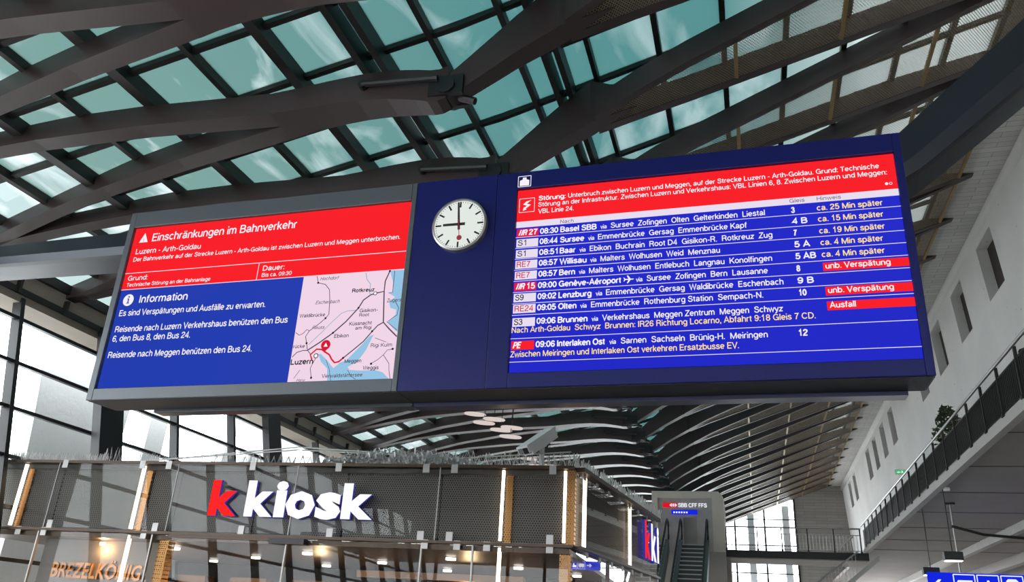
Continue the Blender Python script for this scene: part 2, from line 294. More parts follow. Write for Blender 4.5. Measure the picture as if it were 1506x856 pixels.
GL = {
 'a': (.56, _a), 'b': (.57, [[(.07, 1), (.07, 0)], _E(.29, .37, .22, .31, 0, 360, 18)]), 'c': (.52, [_E(.28, .37, .22, .31, 48, 312)]), 'd': (.57, [[(.5, 1), (.5, 0)], _o()]),
 'e': (.56, _e), 'f': (.3, [[(.13, 0), (.13, .8)]+_E(.26, .82, .13, .12, 180, 90, 4), [(.0, .68), (.28, .68)]]),
 'g': (.57, [_o(), [(.5, .68), (.5, -.06)]+_E(.28, -.06, .22, .17, 0, -150, 8)]), 'h': (.54, _n()+[[(.07, 1), (.07, 0)]]), 'i': (.15, [[(.07, .68), (.07, 0)], [(.07, .86), (.07, 1)]]),
 'k': (.5, [[(.07, 1), (.07, 0)], [(.07, .28), (.44, .68)], [(.2, .42), (.47, 0)]]), 'l': (.15, [[(.07, 1), (.07, 0)]]), 'm': (.84, _n(.07, .34)+_n(.41, .34)[1:]), 'n': (.54, _n()),
 'o': (.56, [_o()]), 'p': (.57, [[(.07, .68), (.07, -.26)], _E(.29, .37, .22, .31, 0, 360, 18)]), 'q': (.57, [[(.5, .68), (.5, -.26)], _o()]), 'r': (.33, [[(.07, .68), (.07, 0)], _E(.27, .44, .2, .23, 180, 82, 6)]),
 's': (.5, [_C((.43, .53), (.36, .65), (.22, .68), (.10, .60), (.11, .46), (.25, .38), (.40, .30), (.44, .17), (.34, .07), (.2, .06), (.08, .12), (.05, .22))]),
 't': (.3, [[(.14, .88), (.14, .2)]+_E(.26, .18, .12, .13, 180, 270, 4), [(.0, .68), (.28, .68)]]), 'u': (.54, _u), 'v': (.5, [[(.02, .7), (.25, .02), (.48, .7)]]), 'w': (.74, [[(.02, .7), (.2, .02), (.37, .66), (.54, .02), (.72, .7)]]),
 'x': (.5, [[(.03, .7), (.47, 0)], [(.47, .7), (.03, 0)]]), 'y': (.5, [[(.02, .7), (.25, .04)], [(.48, .7), (.22, -.12), (.14, -.22), (.04, -.22)]]), 'z': (.48, [[(.05, .63), (.43, .63), (.05, .06), (.45, .06)]]),
 'A': (.7, [[(.03, 0), (.35, .97), (.67, 0)], [(.15, .32), (.55, .32)]]), 'B': (.68, [[(.09, .0), (.09, 1)], [(.09, .94), (.36, .94)]+_E(.36, .74, .21, .2, 90, -90, 8)+[(.09, .53)], [(.36, .53)]+_E(.37, .295, .24, .235, 90, -90, 8)+[(.09, .06)]]),
 'C': (.74, [_E(.39, .5, .32, .44, 38, 322, 18)]), 'D': (.73, [[(.09, .0), (.09, 1)], [(.09, .94), (.3, .94)]+_E(.3, .5, .36, .44, 90, -90, 12)+[(.09, .06)]]), 'E': (.62, [[(.58, .94), (.09, .94), (.09, .06), (.59, .06)], [(.09, .52), (.54, .52)]]),
 'F': (.58, [[(.56, .94), (.09, .94), (.09, 0)], [(.09, .5), (.5, .5)]]), 'G': (.78, [_E(.39, .5, .32, .44, 40, 330, 18)+[(.69, .46), (.42, .46)], [(.69, .46), (.69, 0)]]), 'H': (.72, [[(.09, 0), (.09, 1)], [(.63, 0), (.63, 1)], [(.09, .52), (.63, .52)]]),
 'I': (.2, [[(.1, 0), (.1, 1)]]), 'J': (.5, [[(.42, 1), (.42, .25)]+_E(.24, .25, .18, .19, 0, -180, 8)]), 'K': (.68, [[(.09, 0), (.09, 1)], [(.09, .34), (.62, 1)], [(.28, .56), (.66, 0)]]), 'L': (.55, [[(.09, 1), (.09, .06), (.53, .06)]]),
 'M': (.86, [[(.09, 0), (.09, .94)], [(.09, .97), (.43, .05), (.77, .97)], [(.77, .94), (.77, 0)]]), 'N': (.72, [[(.09, 0), (.09, .97)], [(.09, .97), (.63, .03)], [(.63, .03), (.63, 1)]]), 'O': (.78, [_O]),
 'P': (.65, [[(.09, 0), (.09, 1)], [(.09, .94), (.36, .94)]+_E(.36, .7, .23, .24, 90, -90, 8)+[(.09, .46)]]), 'R': (.7, [[(.09, 0), (.09, 1)], [(.09, .94), (.38, .94)]+_E(.38, .72, .22, .22, 90, -90, 8)+[(.09, .5)], [(.38, .5), (.54, .4), (.58, .2), (.62, 0)]]),
 'S': (.66, [_C((.57, .72), (.5, .88), (.33, .94), (.15, .87), (.11, .7), (.22, .58), (.42, .5), (.57, .4), (.59, .22), (.47, .08), (.31, .05), (.14, .12), (.07, .3))]), 'T': (.6, [[(.02, .94), (.58, .94)], [(.3, .94), (.3, 0)]]),
 'U': (.72, [[(.09, 1), (.09, .33)]+_E(.36, .33, .27, .28, 180, 360, 10)+[(.63, 1)]]), 'V': (.66, [[(.02, 1), (.33, .03), (.64, 1)]]), 'W': (.94, [[(.02, 1), (.25, .03), (.47, .96), (.69, .03), (.92, 1)]]), 'Z': (.6, [[(.06, .94), (.55, .94), (.05, .06), (.57, .06)]]),
 '0': (.56, [_E(.28, .5, .22, .44, 0, 360, 18)]), '1': (.56, [[(.1, .74), (.2, .76), (.32, .97), (.32, 0)]]), '2': (.56, [_C((.07, .7), (.12, .88), (.28, .94), (.45, .86), (.47, .68), (.36, .5), (.16, .3), (.06, .07))+[(.5, .07)]]),
 '3': (.56, [_C((.07, .74), (.14, .89), (.28, .94), (.43, .86), (.44, .64), (.3, .53), (.2, .52)), _C((.22, .52), (.42, .48), (.5, .3), (.42, .1), (.27, .05), (.12, .1), (.05, .28))]), '4': (.56, [[(.4, 0), (.4, .95), (.05, .28), (.53, .28)]]),
 '5': (.56, [[(.47, .93), (.14, .93), (.09, .48)]+_C((.09, .48), (.26, .6), (.45, .5), (.49, .3), (.4, .1), (.25, .05), (.1, .12), (.05, .26))]), '6': (.56, [_E(.28, .3, .21, .25, 0, 360, 14), _C((.07, .34), (.07, .55), (.13, .8), (.28, .94), (.44, .85), (.48, .74))]),
 '7': (.56, [[(.05, .93), (.5, .93), (.3, .5), (.2, 0)]]), '8': (.56, [_E(.28, .73, .19, .21, 0, 360, 14), _E(.28, .29, .22, .24, 0, 360, 14)]), '9': (.56, [_E(.28, .69, .21, .25, 0, 360, 14), _C((.49, .65), (.49, .45), (.43, .2), (.28, .06), (.12, .15), (.08, .26))]),
 '-': (.34, [[(.04, .36), (.3, .36)]]), '.': (.18, [[(.09, 0), (.09, .13)]]), ',': (.18, [[(.1, .13), (.1, -.02), (.05, -.14)]]), ':': (.18, [[(.09, 0), (.09, .13)], [(.09, .55), (.09, .68)]]), ' ': (.24, [])}
GL['ä'] = (.56, _a+_dots(.17, .37, .84)); GL['ö'] = (.56, [_o()]+_dots(.18, .38, .84)); GL['ü'] = (.54, _u+_dots(.17, .36, .84)); GL['é'] = (.56, _e+[[(.24, .8), (.36, 1.0)]]); GL['è'] = (.56, _e+[[(.32, .8), (.2, 1.0)]])
def stroke_mesh(s, mat, x0, z0, x1, cap, weight, y, shear=0.):
    adv = 0; P = []
    for ch in s:
        w, st = GL[ch]; P += [[(p[0]+adv+shear*p[1], p[1]) for p in q] for q in st]; adv += w+.055
    xs = [p[0] for q in P for p in q]; a, b = min(xs), max(xs); w = weight*cap; kx_ = (x1-x0-w)/(b-a) if b > a else 1; mb = MB()
    for q in P:
        Q = [Vector(((p[0]-a)*kx_+x0+w/2, p[1]*cap+z0)) for p in q]; cl = (Q[0]-Q[-1]).length < 1e-6 and len(Q) > 3; n = len(Q); Lv = []; Rv = []
        for i, p in enumerate(Q):
            u = (p-(Q[i-1] if i else (Q[-2] if cl else p))); v = ((Q[i+1] if i < n-1 else (Q[1] if cl else p))-p)
            if u.length == 0: u = v
            if v.length == 0: v = u
            u = u.normalized(); v = v.normalized(); t_ = (u+v)
            t_ = t_.normalized() if t_.length > .01 else u
            nn = Vector((-t_.y, t_.x)); k = w/2/max(.45, nn.dot(Vector((-u.y, u.x))))
            Lv.append(mb.b.verts.new((p.x+nn.x*k, y, p.y+nn.y*k))); Rv.append(mb.b.verts.new((p.x-nn.x*k, y, p.y-nn.y*k)))
        for i in range(n-1): mb.b.faces.new([Lv[i], Lv[i+1], Rv[i+1], Rv[i]])
    return mb.mesh('text_line', mat)

# ------------------------------------------------------------------ setting: floor
tag(MB().box(-30, 30, -40, 80, -.3, 0).ob('floor', M['floor'], kind='structure'), 'grey stone floor of the station hall', 'floor')

# ------------------------------------------------------------------ roof
def interp(pts, x):
    if x <= pts[0][0]: return pts[0][1]
    for (a, b), (c, d) in zip(pts, pts[1:]):
        if x <= c: t = (x-a)/(c-a); return b+(d-b)*t
    return pts[-1][1]
ZU = [(-14.13, 7.84), (-13, 8.12), (-12.16, 8.33), (-10.86, 8.57), (-9, 8.79), (-6.9, 8.93), (-6.4, 8.99), (-5.9, 9.03), (-5.4, 9.045), (-4.9, 9.02), (-4.5, 8.96), (-4.2, 8.9), (-4.0, 8.98), (-3.6, 9.22), (-3, 9.6), (-2.3, 9.98), (-1.6, 10.31), (-1, 10.57), (6.19, 13.37), (7, 13.68)]
zu = lambda x: interp(ZU, x)
zg = lambda x: 10.5+(.225 if x < -4 else .31)*(x+4)
ceiling = thing('ceiling', 'dark steel and glass hall roof with forked curved ribs', 'roof', kind='structure')
S0 = 9.39; SP = 2.5
KMIN, KMAX = -12, 22
offL = lambda x: .14+(1.25-.14)*(-6.6-x)/(14.13-6.6)
offR = lambda x: interp([(-2.5, .1), (-1, .42), (6.19, 1.22), (7, 1.3)], x)
def rib_sweep(xs, off, w, dep, zadj=0):
    secs = []
    for x in xs:
        y = off(x); z = zu(x)+zadj; t = min(z+dep(x), max(zg(x)-.06, z+.16)); h = w(x)/2
        secs.append([(x, y-h, z), (x, y+h, z), (x, y+h, t), (x, y-h, t)])
    return MB().sweep(secs)
lin = lambda a, b, n: [a+(b-a)*i/(n-1) for i in range(n)]
dL = lambda x: .38
stem_me = rib_sweep([-6.9, -6.6, -6.3, -6.0, -5.7, -5.45, -5.2, -4.95, -4.7, -4.5, -4.3, -4.15, -4.02], lambda x: 0, lambda x: interp([(-6.9, .73), (-6.5, .62), (-6, .56), (-5.3, .5), (-4.6, .42), (-4.02, .3)], x), lambda x: interp([(-7, .38), (-4, .6)], x)).mesh('stem', M['rib'])
stemR_me = rib_sweep([-4.0, -3.7, -3.3, -3, -2.6, -2.3, -1.95, -1.5], lambda x: 0, lambda x: interp([(-4, .26), (-3, .34), (-2.3, .4), (-1.5, .01)], x), lambda x: interp([(-4, .45), (-2.3, .9), (-1.7, .5)], x), .0).mesh('right_stem', M['rib'])
legL = [rib_sweep(lin(-14.3, -6.75, 14), lambda x, s=s: s*offL(x), lambda x: interp([(-14, .26), (-7, .36)], x), dL).mesh('left_leg', M['rib']) for s in (-1, 1)]
legR = [rib_sweep(lin(-2.2, 6.75, 12), lambda x, s=s: s*offR(x), lambda x: .17, lambda x: .46).mesh('right_leg', M['rib']) for s in (-1, 1)]
# hinge at the knuckle: pin, clevis plates and two diagonal rods
hb = MB().tube([(-4.02, -.24, 9.16), (-4.02, .24, 9.16)], .15, 12); hb.box(-4.3, -3.75, -.2, -.12, 9.0, 9.34).box(-4.3, -3.75, .12, .2, 9.0, 9.34); hb.tube([(-3.85, 0, 9.05), (-3.6, 0, 8.95)], .06, 8)
hinge_me = hb.mesh('hinge', M['steelblack'])
rod_me = MB().tube([(-5.35, -.33, 9.28), (-4.1, -.33, 9.2)], .05, 8).tube([(-5.35, .33, 9.28), (-4.1, .33, 9.2)], .05, 8).tube([(-5.35, -.36, 9.28), (-5.35, .36, 9.28)], .07, 8).mesh('tie_rod', M['steelblack'])
hwp = lambda x: interp([(-2.55, .004), (-1, .34), (6.19, 1.14)], x)
SEAMS = [-2.58, .24, 2.09, 3.95, 5.78]
perf_me = []
for a, b in zip(SEAMS, SEAMS[1:]):
    mb = MB(); xs = lin(a+.03, b-.03, 12)
    for p, q in zip(xs, xs[1:]): mb.quad((p, -hwp(p), zu(p)+.02), (q, -hwp(q), zu(q)+.02), (q, hwp(q), zu(q)+.02), (p, hwp(p), zu(p)+.02))
    perf_me.append(mb.mesh('perforated_panel', M['perf']))
bar_me = []
for x in SEAMS[1:]:
    o = offR(x)-.08; bar_me.append(MB().box(x-.035, x+.035, -o, o, zu(x)-.0, zu(x)+.07).mesh('seam_bar', M['gold']))
for k in range(KMIN, KMAX+1):
    y = S0+SP*k
    r = link('roof_rib', stem_me, ceiling, (0, y, 0))
    link('right_stem', stemR_me, r)
    for me in legL: link('left_leg', me, r)
    for me in legR: link('right_leg', me, r)
    link('hinge', hinge_me, r); link('tie_rod', rod_me, r)
    for me in perf_me: link('perforated_panel', me, ceiling, (0, y, 0))
    for me in bar_me: link('seam_bar', me, ceiling, (0, y, 0))
# purlins
PX = [(-13.35, .1), (-12.25, .12), (-11.14, .2), (-10.1, .1), (-8.96, .2), (-7.85, .1), (-6.69, .18), (-5.56, .12), (-5.27, .12), (-4.45, .1), (-3.32, .1), (-2.87, .1), (-2.66, .1), (-2.2, .08), (-1.07, .1), (.05, .1), (1.16, .1), (2.27, .1), (3.38, .1), (4.4, .1), (5.4, .1)]
Y0, Y1 = -20.6, 66.
for x, w in PX:
    z = zg(x); low = .22 if w > .15 else .14
    if x in (-5.56, -5.27, -2.87, -2.66): low = .3
    MB().box(x-w/2, x+w/2, Y0, Y1, z-low, z+.03).ob('purlin', M['purlin'], ceiling)
# cross glazing bars along both phases
XE = [-14.25]+[p[0] for p in PX]+[6.3]
gb = []
ys = []; y = S0-SP*12
while y < Y1: ys.append(y); y += 1.25
barm = MB()
for a, b in ((-14.3, -4), (-4, 6.4)):
    barm.hexa([(a, -.05, zg(a)-.09), (b, -.05, zg(b)-.09), (b, .05, zg(b)-.09), (a, .05, zg(a)-.09), (a, -.05, zg(a)+.02), (b, -.05, zg(b)+.02), (b, .05, zg(b)+.02), (a, .05, zg(a)+.02)])
barm = barm.mesh('glazing_bar', M['purlin'])
for y in ys: link('glazing_bar', barm, ceiling, (0, y, 0))
cells = [(a, b) for a, b in zip(XE, XE[1:]) if b-a > .15]
pane = {}
def pane_geo(mb, a, b, y):
    mb.quad((a, y+.03, zg(a)), (b, y+.03, zg(b)), (b, y+1.22, zg(b)), (a, y+1.22, zg(a)))
for i, (a, b) in enumerate(cells):
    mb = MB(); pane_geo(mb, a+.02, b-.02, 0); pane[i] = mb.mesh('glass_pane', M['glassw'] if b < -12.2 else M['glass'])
far = MB(); farw = MB()
for y in ys:
    near = 4.5 < y < 22.5
    for i, (a, b) in enumerate(cells):
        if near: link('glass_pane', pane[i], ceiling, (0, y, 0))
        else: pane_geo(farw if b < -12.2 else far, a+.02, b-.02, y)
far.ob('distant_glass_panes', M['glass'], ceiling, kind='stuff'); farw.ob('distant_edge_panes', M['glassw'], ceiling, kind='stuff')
# concrete soffit between the rib tips and the right wall
MB().box(5.4, 7.1, Y0, 66.2, 13.36, 13.6).ob('edge_soffit', M['soff'], ceiling)
# ------------------------------------------------------------------ right wall with window openings
WX = lambda z: 6.9-.07*(z-12.8)
def wall_piece(mb, y0, y1, z0, z1, d=.45):
    mb.hexa([(WX(z0), y0, z0), (WX(z0)+d, y0, z0), (WX(z0)+d, y1, z0), (WX(z0), y1, z0), (WX(z1), y0, z1), (WX(z1)+d, y0, z1), (WX(z1)+d, y1, z1), (WX(z1), y1, z1)])
WIN = [(22.6, 24.15), (26.3, 27.75), (29.8, 31.27), (33.35, 34.8), (41.3, 42.65), (44.35, 45.7), (47.5, 48.8), (50.4, 51.85), (57.85, 59.25), (60.8, 62.2)]
wr = MB(); ZB, ZT = 11.15, 12.82
wall_piece(wr, -20.5, 66.2, 6.6, ZB); wall_piece(wr, -20.5, 66.2, ZT, 13.42)
e = [-20.5]+[v for w in WIN for v in w]+[66.2]
for a, b in zip(e[::2], e[1::2]): wall_piece(wr, a, b, ZB, ZT)
wall_r = wr.ob('wall_right', M['conc'], kind='structure'); tag(wall_r, 'light concrete wall with a row of narrow window openings above the gallery', 'wall')
MB().tube([(6.93, -20.5, 13.2), (6.93, 66, 13.2)], .2, 12).ob('rounded_ledge', M['conc'], wall_r, smooth=True)
MB().box(WX(9)-.012, WX(9)+.03, 38.6, 38.66, 6.7, 13.0).ob('joint', M['seamc'], wall_r)
wn = thing('window_1', 'row of narrow dark window openings high in the right concrete wall', 'window', kind='structure')
for a, b in WIN:
    MB().hexa([(WX(ZB)+.3, a, ZB), (WX(ZB)+.33, a, ZB), (WX(ZB)+.33, b, ZB), (WX(ZB)+.3, b, ZB), (WX(ZT)+.3, a, ZT), (WX(ZT)+.33, a, ZT), (WX(ZT)+.33, b, ZT), (WX(ZT)+.3, b, ZT)]).ob('pane', M['dkpane'], wn)
# ------------------------------------------------------------------ gallery
gal = thing('gallery', 'concrete gallery slab running along the right wall above the passage', 'gallery', (9, 20, 6.42)); gp = lambda x0, x1, y0, y1, z0, z1: MB().box(x0-9, x1-9, y0-20, y1-20, z0-6.42, z1-6.42)
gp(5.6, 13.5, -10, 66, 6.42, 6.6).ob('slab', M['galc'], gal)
gp(5.43, 5.62, -10, 45.6, 6.33, 6.53).ob('edge_beam', M['galedge'], gal)
gp(5.5, 5.62, -10, 45.6, 6.53, 6.66).ob('upper_edge', M['galedge'], gal)
gp(9.45, 9.7, -10, 66, 6.12, 6.42).ob('light_duct', M['pot'], gal)
gp(12.0, 12.4, -10, 66, 6.0, 6.42).ob('rear_beam', M['galedge'], gal)
for y in (16.4, 20.2, 24, 28, 32, 36, 40, 44): gp(5.62, 13.4, y-.025, y+.025, 6.405, 6.43).ob('joint', M['seamc'], gal)
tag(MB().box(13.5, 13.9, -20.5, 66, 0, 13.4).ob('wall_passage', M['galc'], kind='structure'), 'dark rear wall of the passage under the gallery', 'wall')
rail = thing('gallery_railing', 'dark steel railing with close upright bars along the gallery edge', 'railing', (5.5, 18, 6.6))
R = lambda: MB()
rl = lambda x, y, z: (x-5.5, y-18, z-6.6)
MB().tube([rl(5.45, 4, 7.7), rl(5.45, 45.6, 7.7)], .035, 8).ob('handrail', M['steel'], rail, smooth=True)
post_me = MB().box(-.03, .03, -.03, .03, 0, 1.1).box(-.05, .1, -.05, .05, -.03, .06).mesh('post', M['railblk'])
y = 18.0-1.475*9
pys = []
while y < 45.6: pys.append(y); link('post', post_me, rail, rl(5.5, y, 6.6)); y += 1.475
blm = MB().box(-.02, .02, -.014, .014, 0.06, .86).mesh('baluster', M['railblk'])
ny = 0; y = 12.0
while y < 45.5 and ny < 290: link('baluster', blm, rail, rl(5.52, y, 6.6)); y += .118; ny += 1
MB().box(0, .03, -14, 27.5, .84, .88).ob('mid_rail', M['railblk'], rail); MB().box(0, .03, -14, 27.5, .04, .08).ob('bottom_rail', M['railblk'], rail)
# planter boxes and shrubs on the gallery
for i, (y, sc) in enumerate(((27.4, 1.0), (19.4, .5), (36.2, .45))):
    lab = ('bushy green shrub in a grey planter rising above the gallery handrail', 'small plant in a grey planter behind the nearest part of the gallery railing', 'small plant in a grey planter far along the gallery')[i]
    t = thing('potted_shrub', lab, 'plant', (6.15, y, 6.6))
    MB().hexa([(-.2, -.45, 0), (.2, -.45, 0), (.2, .45, 0), (-.2, .45, 0), (-.26, -.5, .55), (.26, -.5, .55), (.26, .5, .55), (-.26, .5, .55)]).ob('planter', M['pot'], t)
    mb = MB()
    for j in range(int(900*sc)):
        a = random.random()*2*pi; h = random.random(); rr = (.25+.45*sin(pi*min(1, h*1.05)))*sqrt(random.random())*sc**.5
        c = Vector((cos(a)*rr*.7, sin(a)*rr*1.3, .6+h*1.75*sc)); d = Vector((random.gauss(0, 1), random.gauss(0, 1), random.gauss(0, .7))).normalized()*.09; w = d.cross(Vector((random.random(), random.random(), 1))).normalized()*.035
        mb.quad(c-d, c+w, c+d, c-w)
    mb.ob('foliage', M['plant'], t, kind='stuff'); MB().tube([(0, 0, .5), (.03, .05, 1.2)], .03).tube([(0, .1, .5), (-.05, .3, 1.1)], .025).ob('stem', M['wood'], t)
t = thing('exit_sign', 'small green lit exit sign standing out from the right wall above the gallery', 'sign', (6.85, 40.9, 9.55))
t.scale = (.62, .62, .62); MB().box(-.35, .35, -.04, .04, -.16, .16).ob('housing', M['pot'], t); MB().box(-.32, .32, -.05, -.041, -.13, .13).ob('face', M['exitgreen'], t)
f = MB(); f.slab([(-.25, -.03), (-.12, -.09), (-.12, -.05), (0, -.05), (0, 0), (-.12, 0), (-.12, .04)], -.053, -.051); f.disc((.12, -.052, .07), .03, 10); f.slab([(.06, -.1), (.1, -.1), (.13, 0), (.17, -.1), (.2, -.1), (.16, .04), (.09, .04)], -.053, -.051); f.ob('running_figure', M['white'], t)
# ------------------------------------------------------------------ end wall
ew = MB()
ew.box(3.4, 7.4, 66, 66.4, 0, 13.6)
wall_end = ew.ob('wall_end', M['endc'], kind='structure'); tag(wall_end, 'board-marked concrete end wall beside the tall end glazing', 'wall')
we = thing('window_2', 'tall end glazing with grey mullions behind the footbridge', 'window', kind='structure')
for x in (-13.5, -11.6, -9.5, -7.4, -5.3, -3.2, -1.08, 1.1, 3.33): MB().box(x-.07, x+.07, 65.9, 66.05, 0, zu(x)+.3).ob('mullion', M['purlin'], we)
for z in (2.2, 4.4, 6.9, 8.9, 10.8, 12.3):
    xa = -13.5 if z < 8 else (-5 if z < 9 else (-.3 if z < 11 else 3)); MB().box(xa, 3.3, 65.92, 66.0, z-.04, z+.04).ob('transom', M['purlin'], we)
for a, b in zip((-13.5, -11.6, -9.5, -7.4, -5.3, -3.2, -1.08, 1.1), (-11.6, -9.5, -7.4, -5.3, -3.2, -1.08, 1.1, 3.33)):
    MB().quad((a+.07, 66, 0), (b-.07, 66, 0), (b-.07, 66, zu(b)+.2), (a+.07, 66, zu(a)+.2)).ob('pane', M['winglass'], we)
for j in range(26): MB().box(-1.7, 3.2, 66.3, 66.36, 2.2+j*.16, 2.26+j*.16).ob('blind_slat', M['blind'], we)
for j, x in enumerate((2.7, .1, -2.5)): MB().box(x-.25, x+.25, 67, 67.5, 0, 12).ob('outer_post', M['finc'], we)
# ------------------------------------------------------------------ footbridge
fb = thing('footbridge', 'dark concrete footbridge crossing in front of the end glazing', 'bridge', (2, 46.5, 5.93))
MB().box(-3.3, 3.6, -1.45, 1.5, 0, .33).ob('deck', M['galc'], fb); MB().box(-3.3, 3.6, -1.5, -1.42, .05, .4).ob('edge_channel', M['railblk'], fb); MB().box(-3.4, -3.05, -1.4, 1.4, -6, 0).ob('pier', M['galc'], fb)
br = thing('footbridge_railing', 'pale steel railing of thin bars on the front edge of the footbridge', 'railing', (2, 45.1, 6.3))
MB().tube([(-3.2, 0, 1.2), (3.35, 0, 1.2)], .04, 8).ob('handrail', M['clamp'], br); MB().tube([(-3.2, 0, .88), (3.35, 0, .88)], .02, 6).ob('mid_rail', M['steel'], br); MB().tube([(-3.2, 0, .12), (3.35, 0, .12)], .02, 6).ob('bottom_rail', M['steel'], br)
pm = MB().box(-.03, .03, -.03, .03, 0, 1.2).box(-.05, .05, -.06, .06, -.25, .1).mesh('post', M['railblk']); bm_ = MB().box(-.012, .012, -.012, .012, .12, .88).mesh('baluster', M['steel'])
for x in (-3.2, -1.65, -.45, .8, 2.05, 3.3): link('post', pm, br, (x, 0, 0))
x = -3.1
while x < 3.3: link('baluster', bm_, br, (x, 0, 0)); x += .16
t = thing('stair_railing', 'short sloping stair railing at the right end of the footbridge', 'railing', (4.6, 46.5, 6.26)); MB().tube([(-.6, 0, 0), (.5, 0, 1.05)], .05, 8).ob('handrail', M['pot'], t)
for j in range(7): MB().tube([(-.5+j*.15, 0, 0), (-.5+j*.15, 0, .1+j*.14)], .015, 4).ob('baluster', M['steel'], t)
# lower flight seen under the bridge
t = thing('lower_stair', 'lower stair flight with white stringer under the right end of the footbridge', 'stair', (4.6, 43, 0)); MB().hexa([(-1.6, 0, 3.5), (-1.6, .3, 3.5), (1.2, .3, 5.8), (1.2, 0, 5.8), (-1.6, 0, 3.75), (-1.6, .3, 3.75), (1.2, .3, 6.05), (1.2, 0, 6.05)]).ob('stringer', M['pot'], t)
MB().tube([(-1.7, .1, 4.7), (.3, .1, 6.2)], .04, 6).ob('handrail', M['steel'], t)
for j in range(12): MB().tube([(-1.6+j*.16, .1, 3.7+j*.13), (-1.6+j*.16, .1, 4.75+j*.12)], .015, 4).ob('baluster', M['steel'], t)
# ------------------------------------------------------------------ tower with lettering
tw = thing('lift_tower', 'grey concrete head house with white lettering at the top of the escalators', 'tower', (-3.2, 44, 0))
b = MB(); zt = 9.12
prof = [(-1.72, 6.1), (-1.42, 6.1), (-1.42, zt-.35), (1.38, zt-.35), (1.38, 6.1), (1.95, 6.1), (1.95, 8.85), (1.72, zt), (-1.72, zt)]
b.slab(prof, 0, 3.2); b.ob('frame', M['tower'], tw)
pf = MB(); pf.slab([(-1.42, 6.1), (-.1, 6.1), (-.1, 7.78), (.58, 7.78), (.58, 6.1), (1.38, 6.1), (1.38, zt-.35), (-1.42, zt-.35)], .12, .3); pf.ob('front_panel', M['towerpanel'], tw)
MB().box(-.1, .58, .3, .36, 6.1, 7.78).ob('door', M['galc'], tw)
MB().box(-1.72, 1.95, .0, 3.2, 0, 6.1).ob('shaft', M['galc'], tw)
MB().box(-1.15, -.42, .05, .1, 8.28, 8.52).ob('red_plate', M['sbbred'], tw)
a = MB()   # white double arrow with cross
cx_, cz = -.6, 8.4
a.slab([(cx_-.2, cz), (cx_-.1, cz+.08), (cx_-.05, cz+.08), (cx_-.12, cz+.015), (cx_-.02, cz+.015), (cx_-.02, cz-.015), (cx_-.12, cz-.015), (cx_-.05, cz-.08), (cx_-.1, cz-.08)], .03, .045)
a.slab([(cx_+.2, cz), (cx_+.1, cz-.08), (cx_+.05, cz-.08), (cx_+.12, cz-.015), (cx_+.02, cz-.015), (cx_+.02, cz+.015), (cx_+.12, cz+.015), (cx_+.05, cz+.08), (cx_+.1, cz+.08)], .03, .045); a.box(cx_-.02, cx_+.02, .03, .045, cz-.08, cz+.08)
a.ob('arrow_emblem', M['signwhite'], tw)
link('lettering', stroke_mesh('SBB CFF FFS', M['signwhite'], -.36, 8.31, 1.12, .2, .17, .06), tw)
MB().box(-.7, .62, -.04, .04, 7.93, 8.14).ob('blue_plate', M['signblue'], tw)
for j in range(6): MB().box(-.6+j*.13, -.52+j*.13, -.05, -.045, 7.98, 8.06).ob('pictogram', M['signwhite'], tw)
# ------------------------------------------------------------------ escalators
def escalator(xc, label):
    t = thing('escalator', label, 'escalator', (xc, 43.2, 6.3), group='escalators to the upper level'); w = .56; L = 10.5; sl = tan(radians(30))
    sm = MB().hexa([(-w, -.4, -.23), (w, -.4, -.23), (w, 0, -.23), (-w, 0, -.23), (-w, -.4, 0), (w, -.4, 0), (w, 0, 0), (-w, 0, 0)])
    for q in range(8): sm.box(-w+q*.14, -w+q*.14+.03, -.41, -.4, -.2, -.01)
    sm = sm.mesh('step', M['step'])
    nm = MB().box(-w, w, -.425, -.36, -.045, .006).mesh('nosing', M['nosing'])
    for j in range(26): link('nosing', nm, link('step', sm, t, (0, -j*.4, -j*.4*sl)))
    MB().box(-w, w, 0, .9, -.1, 0).ob('landing_plate', M['steel'], t)
    for s in (-1, 1):
        x = s*(w+.1)
        b = MB(); b.hexa([(x-.09, -L, -L*sl-.5), (x+.09, -L, -L*sl-.5), (x+.09, .4, -.3), (x-.09, .4, -.3), (x-.09, -L, -L*sl+.22), (x+.09, -L, -L*sl+.22), (x+.09, .1, .28), (x-.09, .1, .28)]); b.ob('skirt', M['skirt'], t)
        g = MB(); g.quad((x, -L, -L*sl+.2), (x, .1, .25), (x, .1, 1.2), (x, -L, -L*sl+1.15)).quad((x, .1, .25), (x, .9, .3), (x, .9, 1.0), (x, .1, 1.25)); g.ob('glass_balustrade', M['kglass'], t)
        MB().tube([(x, -L, -L*sl+1.15), (x, -1, 1.15-.577), (x, -.2, 1.12), (x, .25, 1.3), (x, .7, 1.25), (x, .95, 1.0), (x, .95, .6), (x, .75, .35)], .05, 8).ob('handrail', M['rubber'], t, smooth=True)
    return t
escalator(-2.75, 'right-hand escalator rising to the grey head house, its dark steps seen between glass sides')
escalator(-4.75, 'left-hand escalator, mostly hidden behind the corner of the kiosk')
